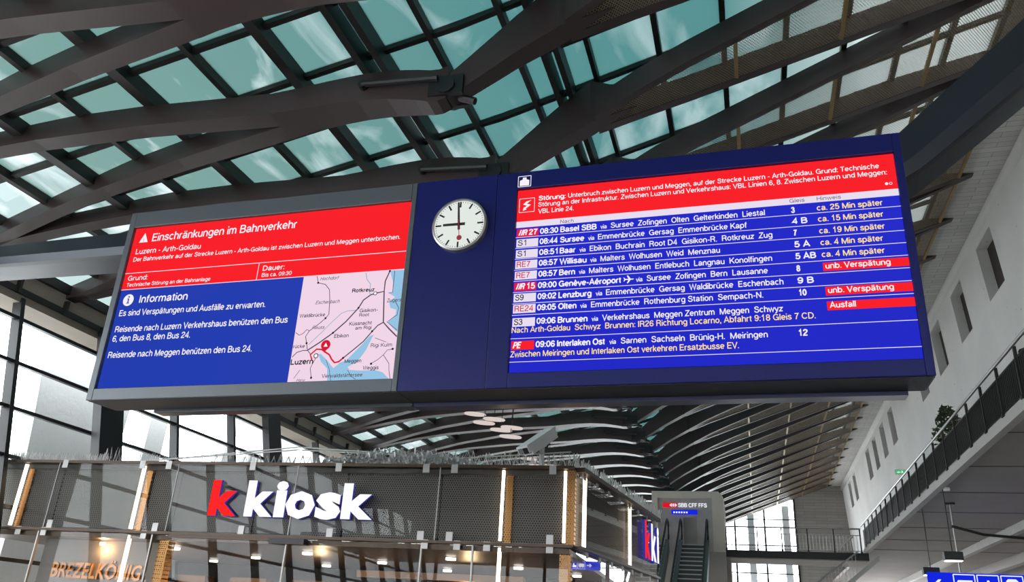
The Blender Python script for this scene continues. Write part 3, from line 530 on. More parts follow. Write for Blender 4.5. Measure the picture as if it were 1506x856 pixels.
# ------------------------------------------------------------------ left facade
FX = lambda z: -14.2-.24*(z-7.4)
wl = thing('window_3', 'inclined left glass facade with dark mullions and pale concrete fins outside', 'window', kind='structure')
def fbox(y0, y1, z0, z1, dx0, dx1):
    return MB().hexa([(FX(z0)+dx0, y0, z0), (FX(z0)+dx1, y0, z0), (FX(z0)+dx1, y1, z0), (FX(z0)+dx0, y1, z0), (FX(z1)+dx0, y0, z1), (FX(z1)+dx1, y0, z1), (FX(z1)+dx1, y1, z1), (FX(z1)+dx0, y1, z1)])
MY = [12.0-2.53*j for j in range(12, 0, -1)]+[12.0+2.53*j for j in range(0, 22)]
TZ = [.1, 1.45, 2.38, 3.3, 4.22, 5.15, 6.07, 7.0]
for y in MY: fbox(y-.05, y+.05, 0, 7.45, -.14, .08).ob('mullion', M['steelblack'], wl)
for z in TZ: MB().box(FX(z)-.06, FX(z)+.05, MY[0], 66, z-.035, z+.035).ob('transom', M['steelblack'], wl)
for a, b in zip(MY, MY[1:]):
    for z0, z1 in zip(TZ, TZ[1:]+[7.5]):
        if z0 > 3 and b < 40:
            MB().quad((FX(z0), a+.05, z0+.035), (FX(z0), b-.05, z0+.035), (FX(z1), b-.05, z1-.035), (FX(z1), a+.05, z1-.035)).ob('pane', M['winglass'], wl)
for yc in (7.5, 14.55, 21.5, 28.5, 35.5, 42.5, 49.5, 56.5):
    lab = {14.55: 'broad black steel column left of the display, standing at the glass facade', 21.5: 'black steel column at the facade, seen under the middle of the graphite display'}.get(yc, 'black steel facade column farther along the glass, mostly out of view')
    tag(fbox(yc-.46, yc+.25, 0, 7.6, .1, .32).ob('facade_column', M['steelblack']), lab, 'column', 'black facade columns')
bl = MB().box(-14.95, -14.15, -20.5, 66, 7.35, 7.95).ob('concrete_beam', M['beamc'], wl)
MB().box(-14.6, -14.05, -20.5, 66, 7.95, 8.15).ob('gutter', M['purlin'], wl)
MB().box(-14.14, -14.08, -20.5, 66, 7.5, 7.62).ob('cable_tray', M['railblk'], wl)
for j in range(40): MB().box(-14.16, -14.04, -7+j*1.25, -6.94+j*1.25, 7.5, 7.8).ob('bracket', M['railblk'], wl)
# concrete fins outside the facade, curved edges
def fin(y0, y1, name='concrete_fin'):
    n = 10; P = []
    for i in range(n+1):
        z = 8*i/n; P.append((y0+.55*((z-3)/5)**2*(-1 if z > 3 else .2)+(.0), z))
    q = [(-16.6, p[0], p[1]) for p in P]+[(-16.6, y1+.5, 8), (-16.6, y1, 0)]
    b = MB(); b.sweep([q, [(x+.35, y, z) for x, y, z in q]]); return b.ob(name, M['finc'], wl)
for y0, y1 in ((6.6, 9.0), (15.2, 17.6), (24.2, 26.5), (33, 35), (42, 44), (50, 52)): fin(y0, y1)
for y0, y1, lean in ((11.2, 11.7, 0), (19.0, 19.75, .1), (22.0, 22.5, .9), (28.2, 28.9, 0), (30.5, 31, .6), (37, 37.6, 0)):
    MB().hexa([(-16.8, y0, 0), (-16.4, y0, 0), (-16.4, y1, 0), (-16.8, y1, 0), (-16.8, y0+lean, 8), (-16.4, y0+lean, 8), (-16.4, y1+lean*.9, 8), (-16.8, y1+lean*.9, 8)]).ob('outer_pillar', M['finc'], wl)
# entrance front behind the viewpoint (seen in reflections)
wf = thing('window_4', 'glazed entrance front behind the viewpoint', 'window', kind='structure')
for j in range(11): x = -13.5+j*2.05; MB().box(x-.08, x+.08, -20.7, -20.5, 0, 6.6).ob('mullion', M['steelblack'], wf)
for z in (1.2, 2.7, 4.2, 5.7): MB().box(-14, 7, -20.7, -20.58, z-.05, z+.05).ob('transom', M['steelblack'], wf)
tag(MB().box(-15.2, 13.9, -21, -20.75, 6.6, 13.9).ob('wall_entrance', M['galc'], kind='structure'), 'concrete wall above the entrance glazing behind the viewpoint', 'wall')  # solid upper front added behind the camera to weaken light on the ribs
tag(MB().box(-22, 22, -36, -21, 6.3, 6.6).ob('entrance_canopy', M['galc'], kind='structure'), 'concrete canopy outside the entrance', 'canopy')  # unseen slab added to cut sky light reaching the rib fronts
# ------------------------------------------------------------------ arch beam carrying the board
sec = [(-.22, .27), (-.31, -.06), (-.27, -.2), (-.18, -.22), (.22, -.27), (.3, .2)]
CP = []
for x in lin(-13.9, 1.0, 12): CP.append((x, 6.84+.012*(x+9)*.4))
R0 = 1.8; x0, z0 = 1.0, CP[-1][1]
for a in lin(0, radians(41), 8)[1:]: CP.append((x0+R0*sin(a), z0+R0*(1-cos(a))))
xe, ze = CP[-1]; CP.append((3.6, ze+(3.6-xe)*.87)); CP.append((6.85, ze+(6.85-xe)*.9)); CP = [(x, z-(.12 if x > 1.6 else .0)) for x, z in CP]
secs = []
for i, (x, z) in enumerate(CP):
    a = CP[max(0, i-1)]; b = CP[min(len(CP)-1, i+1)]; an = atan2(b[1]-a[1], b[0]-a[0]); nx, nz = -sin(an), cos(an); k = interp([(-13, .7), (-9, .9), (1, .95), (2, 1.1), (3.6, 1.3), (6.9, 1.8)], x)
    secs.append([(x+nx*q*k, 9.35+p, z+nz*q*k) for p, q in sec])
ab = thing('arch_beam', 'big dark steel box beam behind the boards, sweeping up to the right wall', 'beam', (0, 9.35, 6.84))
o = MB().sweep(secs).ob('box_girder', M['arch'], ab); o.location = (0, -9.35, -6.84)
# ------------------------------------------------------------------ display boards
OX, OY, OZ, BY, BT = -7.967, 8.076, 4.041, -0.0095, 0.02134
def board_thing(name, label, cat):
    t = thing(name, label, cat, (OX, OY, OZ)); t.rotation_euler = (BT, 0, BY); return t
inf = board_thing('information_display', 'graphite-framed screen showing red and blue travel warning with a map', 'display board')
dep = board_thing('departure_board', 'wide blue train departure board with red warning header', 'display board')
def frame(x0, x1, z0, z1, X0, X1, Z0, Z1, y0, y1):
    b = MB(); b.box(x0, X0, y0, y1, z0, z1).box(X1, x1, y0, y1, z0, z1).box(X0, X1, y0, y1, z0, Z0).box(X0, X1, y0, y1, Z1, z1); return b
MB().box(0, 4.262, .03, .5, 0, 2.65).ob('housing', M['blackhouse'], inf)
frame(0, 4.262, 0, 2.65, .09, 4.197, .15, 2.42, -.03, .03).ob('bezel', M['bezelgrey'], inf, bevel=.008)
MB().box(.02, 4.262, .0, .5, -.006, -.001).ob('underside', M['seam'], inf)  # thin dark sheet standing in for shade below the housing
MB().box(4.268, 9.72, .03, .5, 0, 2.65).ob('housing', M['bluehouse'], dep)
frame(5.3, 9.72, 0, 2.65, 5.55, 9.64, .168, 2.425, -.03, .03).ob('bezel', M['bluehouse'], dep, bevel=.008)
MB().box(4.27, 9.7, .0, .5, -.006, -.001).ob('underside', M['seam'], dep)  # same painted shade below the blue housing
MB().box(4.27, 5.296, -.028, .03, 0, 2.65).ob('clock_panel', M['bluehouse'], dep)
# lower carrying box
cb = board_thing('carrying_box', 'long dark box running under both boards', 'beam')
MB().box(.62, 4.25, .48, .68, -.05, .08).ob('grey_section', M['blackhouse'], cb, bevel=.02)
MB().box(4.26, 9.55, .48, .68, -.05, .08).ob('blue_section', M['bluedark'], cb)
for x in (.4, 2.4, 4.2, 6.5, 9.2):
    MB().box(x-.05, x+.05, .5, 1.1, 2.45, 2.6).ob('hanger_bracket', M['steelblack'], inf if x < 4.26 else dep)
for x in (.16, 1.2, 2.6, 4.28, 6.1, 7.7, 9.6): MB().tube([(x, .1, 2.65), (x, .1, 2.72)], .008, 5).ob('lifting_eye', M['steel'], inf if x < 4.27 else dep)
# --- left screen
sc = MB().box(.09, 4.197, .02, .03, .15, 2.42).ob('screen', M['blueA'], inf)
def txt(par, s, mat, x0, z0, x1, cap, bold=.006, y=.012, shear=0): return link('text_line', stroke_mesh(s, mat, x0, z0, x1, cap, (.205 if bold > .015 else (.17 if bold > .011 else .15)), y, shear), par)
MB().slab([(.09, 1.512), (4.197, 1.512), (4.197, 2.42), (.09, 2.42)], .016, .02).ob('red_header', M['red'], sc)
b = MB().ribbon([(.09, 1.75), (4.19, 1.75)], .009, .014).ribbon([(2.153, 1.745), (2.153, 1.512)], .009, .014).ribbon([(.09, 1.512), (4.19, 1.512)], .009, .014).ribbon([(4.19, 1.75), (4.19, 1.512)], .009, .014); b.ob('rule', M['lilac'], sc)
MB().poly([(.19, 2.203), (.33, 2.203), (.26, 2.345)], .014).ob('warning_triangle', M['white'], sc)
MB().poly([(.254, 2.315-.06), (.266, 2.315-.06), (.264, 2.238), (.256, 2.238)], .012).poly([(.253, 2.215), (.267, 2.215), (.267, 2.229), (.253, 2.229)], .012).ob('exclamation_mark', M['red'], sc)
txt(sc, 'Einschränkungen im Bahnverkehr', M['white'], .397, 2.206, 2.616, .115)
txt(sc, 'Luzern - Arth-Goldau', M['white'], .178, 2.03, 1.21, .078)
txt(sc, 'Der Bahnverkehr auf der Strecke Luzern - Arth-Goldau ist zwischen Luzern und Meggen unterbrochen.', M['white'], .17, 1.92, 4.08, .062)
txt(sc, 'Grund:', M['white'], .158, 1.642, .471, .07); txt(sc, 'Technische Störung an der Bahnanlage', M['white'], .158, 1.553, 1.466, .053)
txt(sc, 'Dauer:', M['white'], 2.222, 1.634, 2.532, .07, .012); txt(sc, 'Bis ca. 09:30', M['white'], 2.223, 1.549, 2.65, .053)
MB().disc((.245, .014, 1.36), .083, 28).ob('info_disc', M['white'], sc)
MB().poly([(.225, 1.31), (.27, 1.31), (.27, 1.322), (.257, 1.322), (.257, 1.382), (.227, 1.382), (.227, 1.37), (.238, 1.37), (.238, 1.322), (.225, 1.322)], .012).disc((.248, .012, 1.405), .013, 12).ob('info_mark', M['blueA'], sc)
txt(sc, 'Information', M['white'], .425, 1.31, 1.173, .105, .012)
txt(sc, 'Es sind Verspätungen und Ausfälle zu erwarten.', M['white'], .155, 1.137, 2.351, .083, .01)
txt(sc, 'Reisende nach Luzern Verkehrshaus benützen den Bus', M['white'], .152, .913, 2.703, .083, .01)
txt(sc, '6, den Bus 8, den Bus 24.', M['white'], .148, .785, 1.335, .083, .01)
txt(sc, 'Reisende nach Meggen benützen den Bus 24.', M['white'], .141, .563, 2.269, .083, .01)
# --- map
mp = MB().slab([(2.829, .155), (4.19, .155), (4.19, 1.508), (2.829, 1.508)], .016, .02).ob('map', M['mapland'], inf)
MB().poly([(3.995, 1.506), (4.052, 1.346), (4.058, 1.219), (4.0, 1.219), (4.1, 1.16), (4.026, 1.104), (4.056, 1.022), (4.13, .997), (4.13, .937), (4.036, .845), (4.174, .72), (4.186, .74), (4.186, 1.501)], .0145).ob('lake', M['maplake'], mp)
MB().poly([(3.88, .706), (3.823, .679), (3.743, .585), (3.653, .492), (3.564, .399), (3.486, .374), (3.413, .309), (3.315, .409), (3.224, .491), (3.188, .492), (3.239, .393), (3.33, .312), (3.355, .158), (4.13, .161), (4.047, .239), (3.944, .271), (3.784, .267), (3.621, .282), (3.595, .321), (3.71, .374), (3.803, .515)], .0145).ob('lake', M['maplake'], mp)
def mline(p, w, mat, y=.013): MB().ribbon(p, w, y).ob('map_line', M[mat], mp)
mline([(3.949, 1.241), (3.985, .847), (4.065, .765), (4.177, .662)], .016, 'mapline')
mline([(3.042, .548), (3.177, .631), (3.345, .748), (3.497, .884), (3.639, 1.047), (3.691, 1.145), (3.777, 1.205), (3.837, 1.221), (3.949, 1.241), (3.949, 1.374), (3.995, 1.5)], .016, 'mapline')
mline([(3.016, 1.503), (3.046, 1.412), (3.148, 1.384), (3.215, 1.31), (3.239, 1.173), (3.254, .988), (3.217, .94), (3.14, .873), (3.021, .788), (2.983, .72), (3.012, .628), (3.034, .548), (3.082, .497), (3.116, .417)], .009, 'mapline')
mline([(2.84, .777), (2.894, .74), (2.944, .762), (2.989, .81), (3.021, .788)], .008, 'mapline'); mline([(2.843, .467), (2.897, .524), (2.979, .545), (3.035, .542)], .01, 'mapline')
mline([(3.523, .43), (3.648, .531), (3.758, .623), (3.855, .742), (3.918, .812), (3.985, .847)], .014, 'mapline')
mline([(3.042, .617), (3.18, .75), (3.308, .884), (3.419, .989), (3.499, 1.019), (3.603, 1.019), (3.639, 1.047)], .008, 'mapriver')
mline([(3.677, 1.501), (3.703, 1.412), (3.759, 1.346), (3.758, 1.243), (3.777, 1.205)], .009, 'mapriver')
mline([(3.89, .348), (3.969, .393), (4.032, .447), (4.075, .503), (4.142, .513)], .007, 'mapline'); mline([(4.032, .447), (4.114, .34), (4.123, .264), (4.148, .161)], .007, 'mapline')
mline([(3.14, .203), (3.11, .32), (3.14, .397), (3.161, .435)], .008, 'mapline'); mline([(2.909, .201), (2.976, .305)], .006, 'mapline')
mline([(4.058, 1.5), (4.06, 1.3), (4.06, 1.22), (4.01, 1.215)], .008, 'mapline'); mline([(3.3, .42), (3.36, .3), (3.40, .16)], .006, 'mapline'); mline([(3.6, .28), (3.66, .2), (3.72, .165)], .006, 'mapline'); mline([(4.11, 1.1), (4.16, 1.02), (4.15, .93), (4.03, .85), (4.17, .74)], .008, 'mapline')
mline([(3.9, .66), (4.05, .6)], .006, 'mapline')
mline([(3.114, .427), (3.084, .487), (3.158, .553), (3.228, .546), (3.268, .518), (3.337, .476), (3.377, .416), (3.42, .376), (3.473, .387), (3.523, .43)], .02, 'mapred', .012)
b = MB()
for x, z in [(3.046, 1.412), (3.217, .94), (3.345, .748), (3.639, 1.047), (3.011, .634), (3.855, .742), (3.523, .43), (3.891, .345), (4.142, .513), (3.14, .203), (3.995, 1.5)]: b.disc((x, .011, z), .014, 12)
b.ob('station_dot', M['blacktxt'], mp)
MB().disc((3.837, .0115, 1.221), .026, 16).disc((3.162, .0115, .47), .032, 16).ob('station_ring', M['blacktxt'], mp); MB().disc((3.837, .0105, 1.221), .018, 16).disc((3.162, .0105, .47), .022, 16).ob('station_centre', M['white'], mp)
MB().disc((3.272, .010, .6), .062, 20).poly([(3.235, .555), (3.309, .555), (3.277, .522)], .010).ob('warning_pin', M['mapred'], mp); MB().poly([(3.245, .578), (3.3, .578), (3.272, .628)], .009).ob('pin_triangle', M['white'], mp)
for s_, mt, x0, z0, x1, cp, bo in (('Hochdorf', 'greytxt', 3.066, 1.44, 3.33, .045, .0), ('Eschenbach', 'greytxt', 3.052, 1.128, 3.379, .045, .005), ('Waldibrücke', 'mapline', 2.859, .966, 3.207, .045, .012), ('Reuss', 'greytxt', 3.054, .805, 3.225, .045, .005), ('Rotkreuz', 'blacktxt', 3.526, 1.25, 3.823, .05, .025),
    ('Gisikon-', 'mapline', 3.66, .988, 3.9, .045, .012), ('Root', 'mapline', 3.662, .934, 3.793, .042, .012), ('Küssnacht', 'mapline', 3.546, .828, 3.841, .045, .014), ('am Rigi', 'mapline', 3.632, .772, 3.842, .042, .014), ('Ebikon', 'mapline', 3.368, .684, 3.558, .045, .012), ('rücke', 'mapline', 2.838, .577, 2.995, .045, .012), ('Luzern', 'blacktxt', 2.838, .373, 3.138, .066, .02),
    ('Meggen', 'mapline', 3.548, .367, 3.763, .045, .012), ('Rigi Kulm', 'mapline', 3.86, .545, 4.13, .045, .01), ('Weggis', 'mapline', 3.793, .276, 3.993, .045, .012), ('Vierwaldstättersee', 'mapline', 3.276, .197, 3.799, .045, .006), ('Zugers', 'mapline', 4.002, 1.096, 4.186, .045, .005), ('Horw', 'greytxt', 2.95, .162, 3.07, .035, .005)):
    txt(mp, s_, M[mt], x0, z0, x1, cp, bo, .010, .25 if mt == 'greytxt' else 0)
# --- right screen
sd = MB().box(5.55, 9.64, .02, .03, .168, 2.425).ob('screen', M['blueB'], dep)
MB().slab([(5.55, 2.01), (9.64, 2.01), (9.64, 2.425), (5.55, 2.425)], .016, .02).ob('red_header', M['red'], sd)
MB().slab([(5.55, 1.933), (9.64, 1.933), (9.64, 2.01), (5.55, 2.01)], .016, .02).ob('column_header', M['lilac'], sd)
b = MB()
for z in (1.806, 1.668, 1.531, 1.394, 1.256, 1.119, .981, .844, .569, .300): b.ribbon([(5.55, z), (9.64, z)], .007, .016)
b.ob('row_rule', M['lilac'], sd)
txt(sd, 'Störung:', M['white'], 5.806, 2.267, 6.13, .06, .025); txt(sd, 'Unterbruch zwischen Luzern und Meggen, auf der Strecke Luzern - Arth-Goldau. Grund: Technische', M['white'], 6.16, 2.268, 9.49, .058, .008)
txt(sd, 'Störung an der Infrastruktur. Zwischen Luzern und Verkehrshaus: VBL Linien 6, 8. Zwischen Luzern und Meggen:', M['white'], 5.804, 2.185, 9.556, .058, .008); txt(sd, 'VBL Linie 24.', M['white'], 5.806, 2.097, 6.229, .058, .008)
b = MB()
for a, c in (((5.575, 2.13), (5.758, 2.13)), ((5.758, 2.13), (5.758, 2.31)), ((5.758, 2.31), (5.575, 2.31)), ((5.575, 2.31), (5.575, 2.13))): b.ribbon([a, c], .006, .013)
b.poly([(5.72, 2.285), (5.655, 2.268), (5.62, 2.232), (5.665, 2.215), (5.64, 2.19), (5.632, 2.2), (5.618, 2.15), (5.665, 2.165), (5.652, 2.175), (5.715, 2.222), (5.665, 2.24), (5.69, 2.262)], .013); b.ob('fault_symbol', M['white'], sd)
txt(sd, 'Nach', M['greytxt'], 6.075, 1.942, 6.232, .045, .008); txt(sd, 'Gleis', M['greytxt'], 8.574, 1.95, 8.726, .045, .008); txt(sd, 'Hinweis', M['greytxt'], 8.848, 1.949, 9.086, .045, .008)
MB().disc((9.538, .013, 2.076), .016, 14).ob('page_dot', M['white'], sd); MB().disc((9.578, .0135, 2.076), .016, 14).ob('page_dot', M['white'], sd); MB().disc((9.578, .0125, 2.076), .011, 14).ob('page_dot_centre', M['red'], sd)
rows = [(1.83, 'IR 27', 'r', '08:30', 'Basel SBB', 6.50, 'Sursee  Zofingen  Olten  Gelterkinden  Liestal', 6.542, 6.659, 8.317, '3', 'ca. 25 Min später', 9.478),
 (1.699, 'S1', 'k', '08:44', 'Sursee', 6.36, 'Emmenbrücke  Gersag  Emmenbrücke Kapf', 6.402, 6.515, 8.127, '4 B', 'ca. 15 Min später', 9.47),
 (1.562, 'S1', 'k', '08:51', 'Baar', 6.265, 'Ebikon  Buchrain  Root D4  Gisikon-R.  Rotkreuz  Zug', 6.305, 6.423, 8.375, '7', 'ca. 19 Min später', 9.468),
 (1.428, 'RE7', 'e', '08:57', 'Willisau', 6.39, 'Malters  Wolhusen  Weid  Menznau', 6.429, 6.545, 7.833, '5 A', 'ca. 4 Min später', 9.437),
 (1.293, 'RE7', 'e', '08:57', 'Bern', 6.262, 'Malters  Wolhusen  Entlebuch  Langnau  Konolfingen', 6.303, 6.419, 8.354, '5 AB', 'ca. 4 Min später', 9.437),
 (1.155, 'IR 15', 'r', '09:00', 'Genève-Aéroport', 6.78, 'Sursee  Zofingen  Bern  Lausanne', 6.935, 7.051, 8.302, '8', '!unb. Verspätung', 9.471),
 (1.020, 'S9', 'k', '09:02', 'Lenzburg', 6.45, 'Emmenbrücke  Gersag  Waldibrücke  Eschenbach', 6.496, 6.609, 8.446, '9 B', '', 0),
 (.887, 'RE24', 'e', '09:05', 'Olten', 6.285, 'Emmenbrücke  Rothenburg Station  Sempach-N.', 6.326, 6.445, 8.238, '10', '!unb. Verspätung', 9.47),
 (.728, 'S3', 'k', '09:06', 'Brunnen', 6.41, 'Verkehrshaus  Meggen Zentrum  Meggen  Schwyz', 6.453, 6.568, 8.42, '', '!Ausfall', 9.106),
 (.458, 'PE', 'p', '09:06', 'Interlaken Ost', 6.605, 'Sarnen  Sachseln  Brünig-H.  Meiringen', 6.647, 6.769, 8.254, '12', '', 0)]
gl_end = {'3': 8.62, '4 B': 8.735, '7': 8.62, '5 A': 8.74, '5 AB': 8.785, '8': 8.62, '9 B': 8.74, '10': 8.66, '12': 8.636}
for (z, bd, kd, tm, dest, dx, viat, vx, v1, v2, gl, hw, hx) in rows:
    bz = z-.02
    MB().slab([(5.562, bz), (5.82, bz), (5.82, bz+.1), (5.562, bz+.1)], .012, .016).ob('line_badge', M['redbadge'] if kd in 'r' else (M['red'] if kd == 'p' else M['lilac']), sd)
    if kd == 'r':
        txt(sd, bd.split()[1], M['white'], 5.708, z-.003, 5.808, .07, .02, .008)
        b = MB()
        for q in (0, 1): b.poly([(5.582+q*.028, z-.003), (5.598+q*.028, z-.003), (5.622+q*.028, z+.068), (5.606+q*.028, z+.068)], .008)
        b.ob('stripe_mark', M['white'], sd); txt(sd, 'R', M['white'], 5.632, z-.003, 5.692, .07, .025, .008, .3)
    elif kd == 'p': txt(sd, 'PE', M['white'], 5.58, z-.003, 5.685, .07, .025, .008, .25)
    else: txt(sd, bd, M['blacktxt'] if kd == 'k' else M['redtxt'], 5.58, z-.003, 5.58+.04*len(bd)+.02+(.02 if kd == 'e' else 0)+(.02 if bd == 'RE24' else 0), .07, .004, .008)
    txt(sd, tm, M['white'], 5.838, z, 6.055, .068, .022); txt(sd, dest, M['white'], 6.078, z, dx, .068, .025)
    if bd == 'IR 15':
        b = MB(); px, pz = 6.855, z+.034
        b.poly([(px-.045, pz+.006), (px-.045, pz-.006), (px+.05, pz-.006), (px+.06, pz), (px+.05, pz+.006)], .012)
        b.poly([(px, pz+.005), (px+.025, pz+.005), (px-.003, pz+.045), (px-.018, pz+.045)], .011).poly([(px, pz-.005), (px-.018, pz-.045), (px-.003, pz-.045), (px+.025, pz-.005)], .011)
        b.poly([(px-.045, pz), (px-.03, pz), (px-.045, pz+.022), (px-.055, pz+.022)], .011).poly([(px-.045, pz), (px-.055, pz-.022), (px-.045, pz-.022), (px-.03, pz)], .011)
        b.ob('aeroplane_symbol', M['white'], sd)
    txt(sd, 'via', M['white'], vx, z, vx+.075, .052, .004); txt(sd, viat, M['white'], v1, z, v2, .066, .009)
    if gl: txt(sd, gl, M['white'], 8.582 if gl != '12' else 8.545, z, gl_end[gl], .066, .022)
    if hw:
        if hw[0] == '!':
            MB().slab([(8.84, z-.015), (9.64, z-.015), (9.64, z+.077), (8.84, z+.077)], .012, .016).ob('delay_plate', M['red'], sd); txt(sd, hw[1:], M['white'], 8.862, z+.008, hx, .062, .012, .008)
        else: txt(sd, hw, M['yellow'], 8.838, z+.002, hx, .064, .012)
txt(sd, 'Nach Arth-Goldau  Schwyz  Brunnen: IR26 Richtung Locarno, Abfahrt 9:18 Gleis 7 CD.', M['yellow'], 5.558, .635, 8.722, .066, .01)
txt(sd, 'Zwischen Meiringen und Interlaken Ost verkehren Ersatzbusse EV.', M['yellow'], 5.556, .355, 7.968, .066, .01)
# small white pictogram on the bezel
b = MB()
for a, c in (((5.56, 2.448), (5.715, 2.448)), ((5.715, 2.448), (5.715, 2.588)), ((5.715, 2.588), (5.56, 2.588)), ((5.56, 2.588), (5.56, 2.448))): b.ribbon([a, c], .008, -.033)
b.poly([(5.58, 2.46), (5.695, 2.46), (5.695, 2.53), (5.66, 2.545), (5.66, 2.57), (5.615, 2.57), (5.615, 2.545), (5.58, 2.53)], -.033)
b.ob('pictogram', M['white'], dep)
# ------------------------------------------------------------------ station clock
ck = board_thing('station_clock', 'round white station clock with black hands and red second hand on the blue panel', 'clock')
CX, CZ, CR = 4.876, 1.99, .34
b = MB(); secs = []
for k in range(48):
    a = 2*pi*k/48; c_, s_ = cos(a), sin(a)
    secs.append([(CX+c_*r, y, CZ+s_*r) for r, y in ((CR, -.028), (CR, -.10), (CR-.02, -.115), (CR-.028, -.10), (CR-.028, -.028))])
b.sweep(secs, close=True); b.ob('rim', M['steel'], ck, smooth=False)
MB().disc((CX, -.09, CZ), CR-.026, 48, h=.06).ob('dial', M['clockface'], ck)
b = MB()
for k in range(60):
    a = pi/2-2*pi*k/60; r1 = .3; r0, w = (.225, .011) if k % 5 == 0 else (.285, .0035)
    d = Vector((cos(a), sin(a))); n = Vector((-d.y, d.x))*w
    b.poly([tuple(d*r0+n+Vector((CX, CZ))), tuple(d*r0-n+Vector((CX, CZ))), tuple(d*r1-n+Vector((CX, CZ))), tuple(d*r1+n+Vector((CX, CZ)))], -.092)
b.ob('minute_marks', M['clockblk'], ck)
def hand(name, ang, r0, r1, w0, w1, mat, y):
    d = Vector((cos(ang), sin(ang))); n = Vector((-d.y, d.x)); c = Vector((CX, CZ))
    b = MB().slab([tuple(c+d*r0+n*w0), tuple(c+d*r0-n*w0), tuple(c+d*r1-n*w1), tuple(c+d*r1+n*w1)], y-.004, y)
    return b
hand('hour', radians(180-.7), -.075, .2, .018, .015, 0, -.098).ob('hour_hand', M['clockblk'], ck)
hand('minute', radians(94.5), -.075, .29, .015, .011, 0, -.104).ob('minute_hand', M['clockblk'], ck)
b = hand('second', radians(-84), -.06, .16, .004, .004, 0, -.110); b.disc((CX+cos(radians(-84))*.185, -.114, CZ+sin(radians(-84))*.185), .032, 20, h=.004); b.ob('second_hand', M['clockred'], ck)

# ------------------------------------------------------------------ kiosk
KA = math.atan(.0545)
def kx(x12):
    r = x12/12.4; X = 12.894*r/(1-.0545*r); return (X+2.65)/cos(KA)
KL = kx(-14.2); ZT_, ZB_ = 4.14, 2.95
kk = thing('kiosk', 'long shop pavilion with dark mesh band behind glass and warm vertical light strips', 'kiosk', (-2.65, 12.75, 0), (0, 0, KA))
def kb(x0, x1, y0, y1, z0, z1): return MB().box(x0, x1, y0, y1, z0, z1)
# side wall: slightly oblique, in kiosk coordinates
S1 = (Matrix.Rotation(-KA, 3, 'Z') @ Vector((-2.02+2.65, 18.6-12.75, 0))); SA = atan2(S1.y, S1.x); SLEN = S1.length-.15
side = bpy.data.objects.new('side_wing', None); COL.objects.link(side); side.parent = kk; side.location = (.04, .12, 0); side.rotation_euler = (0, 0, SA)
kb(KL, -.02, .1, 7.2, ZT_-.12, ZT_-.04).ob('roof_deck', M['kroof'], kk); kb(KL, .0, -.03, .16, ZT_-.03, ZT_+.02).ob('top_rail', M['bronze'], kk)
kb(KL, .0, -.04, .14, ZB_-.05, ZB_-.01).ob('lower_rail', M['bronze'], kk)
kb(KL, -.12, .45, .5, ZB_, ZT_-.12).ob('back_wall', M['kback'], kk)
kb(KL, -.05, .05, 7, ZB_-.14, ZB_-.06).ob('shop_ceiling', M['bronze'], kk)
seams = [KL]+[kx(v) for v in (-12.45, -10.42, -9.81, -8.2, -6.5, -4.80, -3.73)]+[-.1]
for a, b_ in zip(seams, seams[1:]):
    kb(a+.01, b_-.01, .16, .17, ZB_+.0, ZT_-.04).ob('mesh_panel', M['kmesh'], kk)
gs = [KL]+[kx(v) for v in (-12.45, -9.81, -7.4, -4.80)]+[-.02]
for a, b_ in zip(gs, gs[1:]):
    kb(a+.008, b_-.008, -.02, -.008, ZB_+.01, ZT_-.03).ob('glass_panel', M['kglass'], kk)
    kb(a, a+.012, -.025, .0, ZB_, ZT_-.03).ob('glass_joint', M['clamp'], kk)
kb(-.1, .02, -.01, .16, ZB_, ZT_-.04).ob('corner_post', M['goldmesh'], kk)
LEDX = [-13.31, -10.607, -3.735, -2.725]
for v in LEDX:
    x = kx(v); kb(x-.02, x+.02, .05, .1, ZB_+.03, ZT_-.05).ob('light_strip', M['led'], kk); kb(x+.05, x+.16, .12, .15, ZB_, ZT_-.05).ob('reflector_mesh', M['goldmesh'], kk)
for v in (-10.577, -3.73): x = kx(v); kb(x-.025, x+.025, .05, .1, .9, ZB_-.08).ob('light_strip', M['led'], kk)
cm = MB().box(-.055, .055, -.035, -.02, -.07, .07).disc((-.02, -.038, .03), .009, 8).disc((.022, -.038, .03), .009, 8).mesh('glass_clamp', M['clamp'])
for v in (-12.31, -10.58, -10.013, -8.282, -6.623, -5.038, -4.546, -2.914): link('glass_clamp', cm, kk, (kx(v), 0, ZT_-.05))
for v in (-12.305, -10.02, -8.29, -6.628, -5.03, -4.545, -2.926): link('glass_clamp', cm, kk, (kx(v), 0, ZB_+.06))
for v in (-12.978, -12.40, -10.225, -4.946, -4.407, -3.917, -2.923): link('glass_clamp', cm, kk, (kx(v), 0, ZB_-.07))
# lower shop front
for v in (-9.86, -2.7): x = kx(v); kb(x-.09, x+.09, .1, .3, 0, ZB_-.1).ob('mesh_column', M['goldmesh'], kk)
low = [KL]+[kx(v) for v in (-12.52, -10.05, -7.4, -5.0, -4.15)]+[-.05]
for a, b_ in zip(low, low[1:]):
    kb(a+.01, b_-.01, -.01, .0, .1, ZB_-.06).ob('shop_window', M['kglass'], kk); kb(a-.012, a+.012, -.02, .03, .1, ZB_-.06).ob('window_joint', M['clamp'], kk)
kb(kx(-7.68), kx(-7.03), -.12, .12, ZB_-.15, ZB_-.06).ob('door_sensor', M['lampblk'], kk)
kb(kx(-9.7), kx(-7.1), -.03, .05, ZB_-.1, ZB_-.05).ob('door_head', M['bronze'], kk)
kb(KL, -.2, 5.6, 5.7, 0, ZB_-.1).ob('rear_wall', M['kback'], kk)
for j in range(7):
    x = -10.2+j*1.55; kb(x, x+.9, 4.9, 5.3, 0, 2.5).ob('shelf_unit', M['wood'], kk)
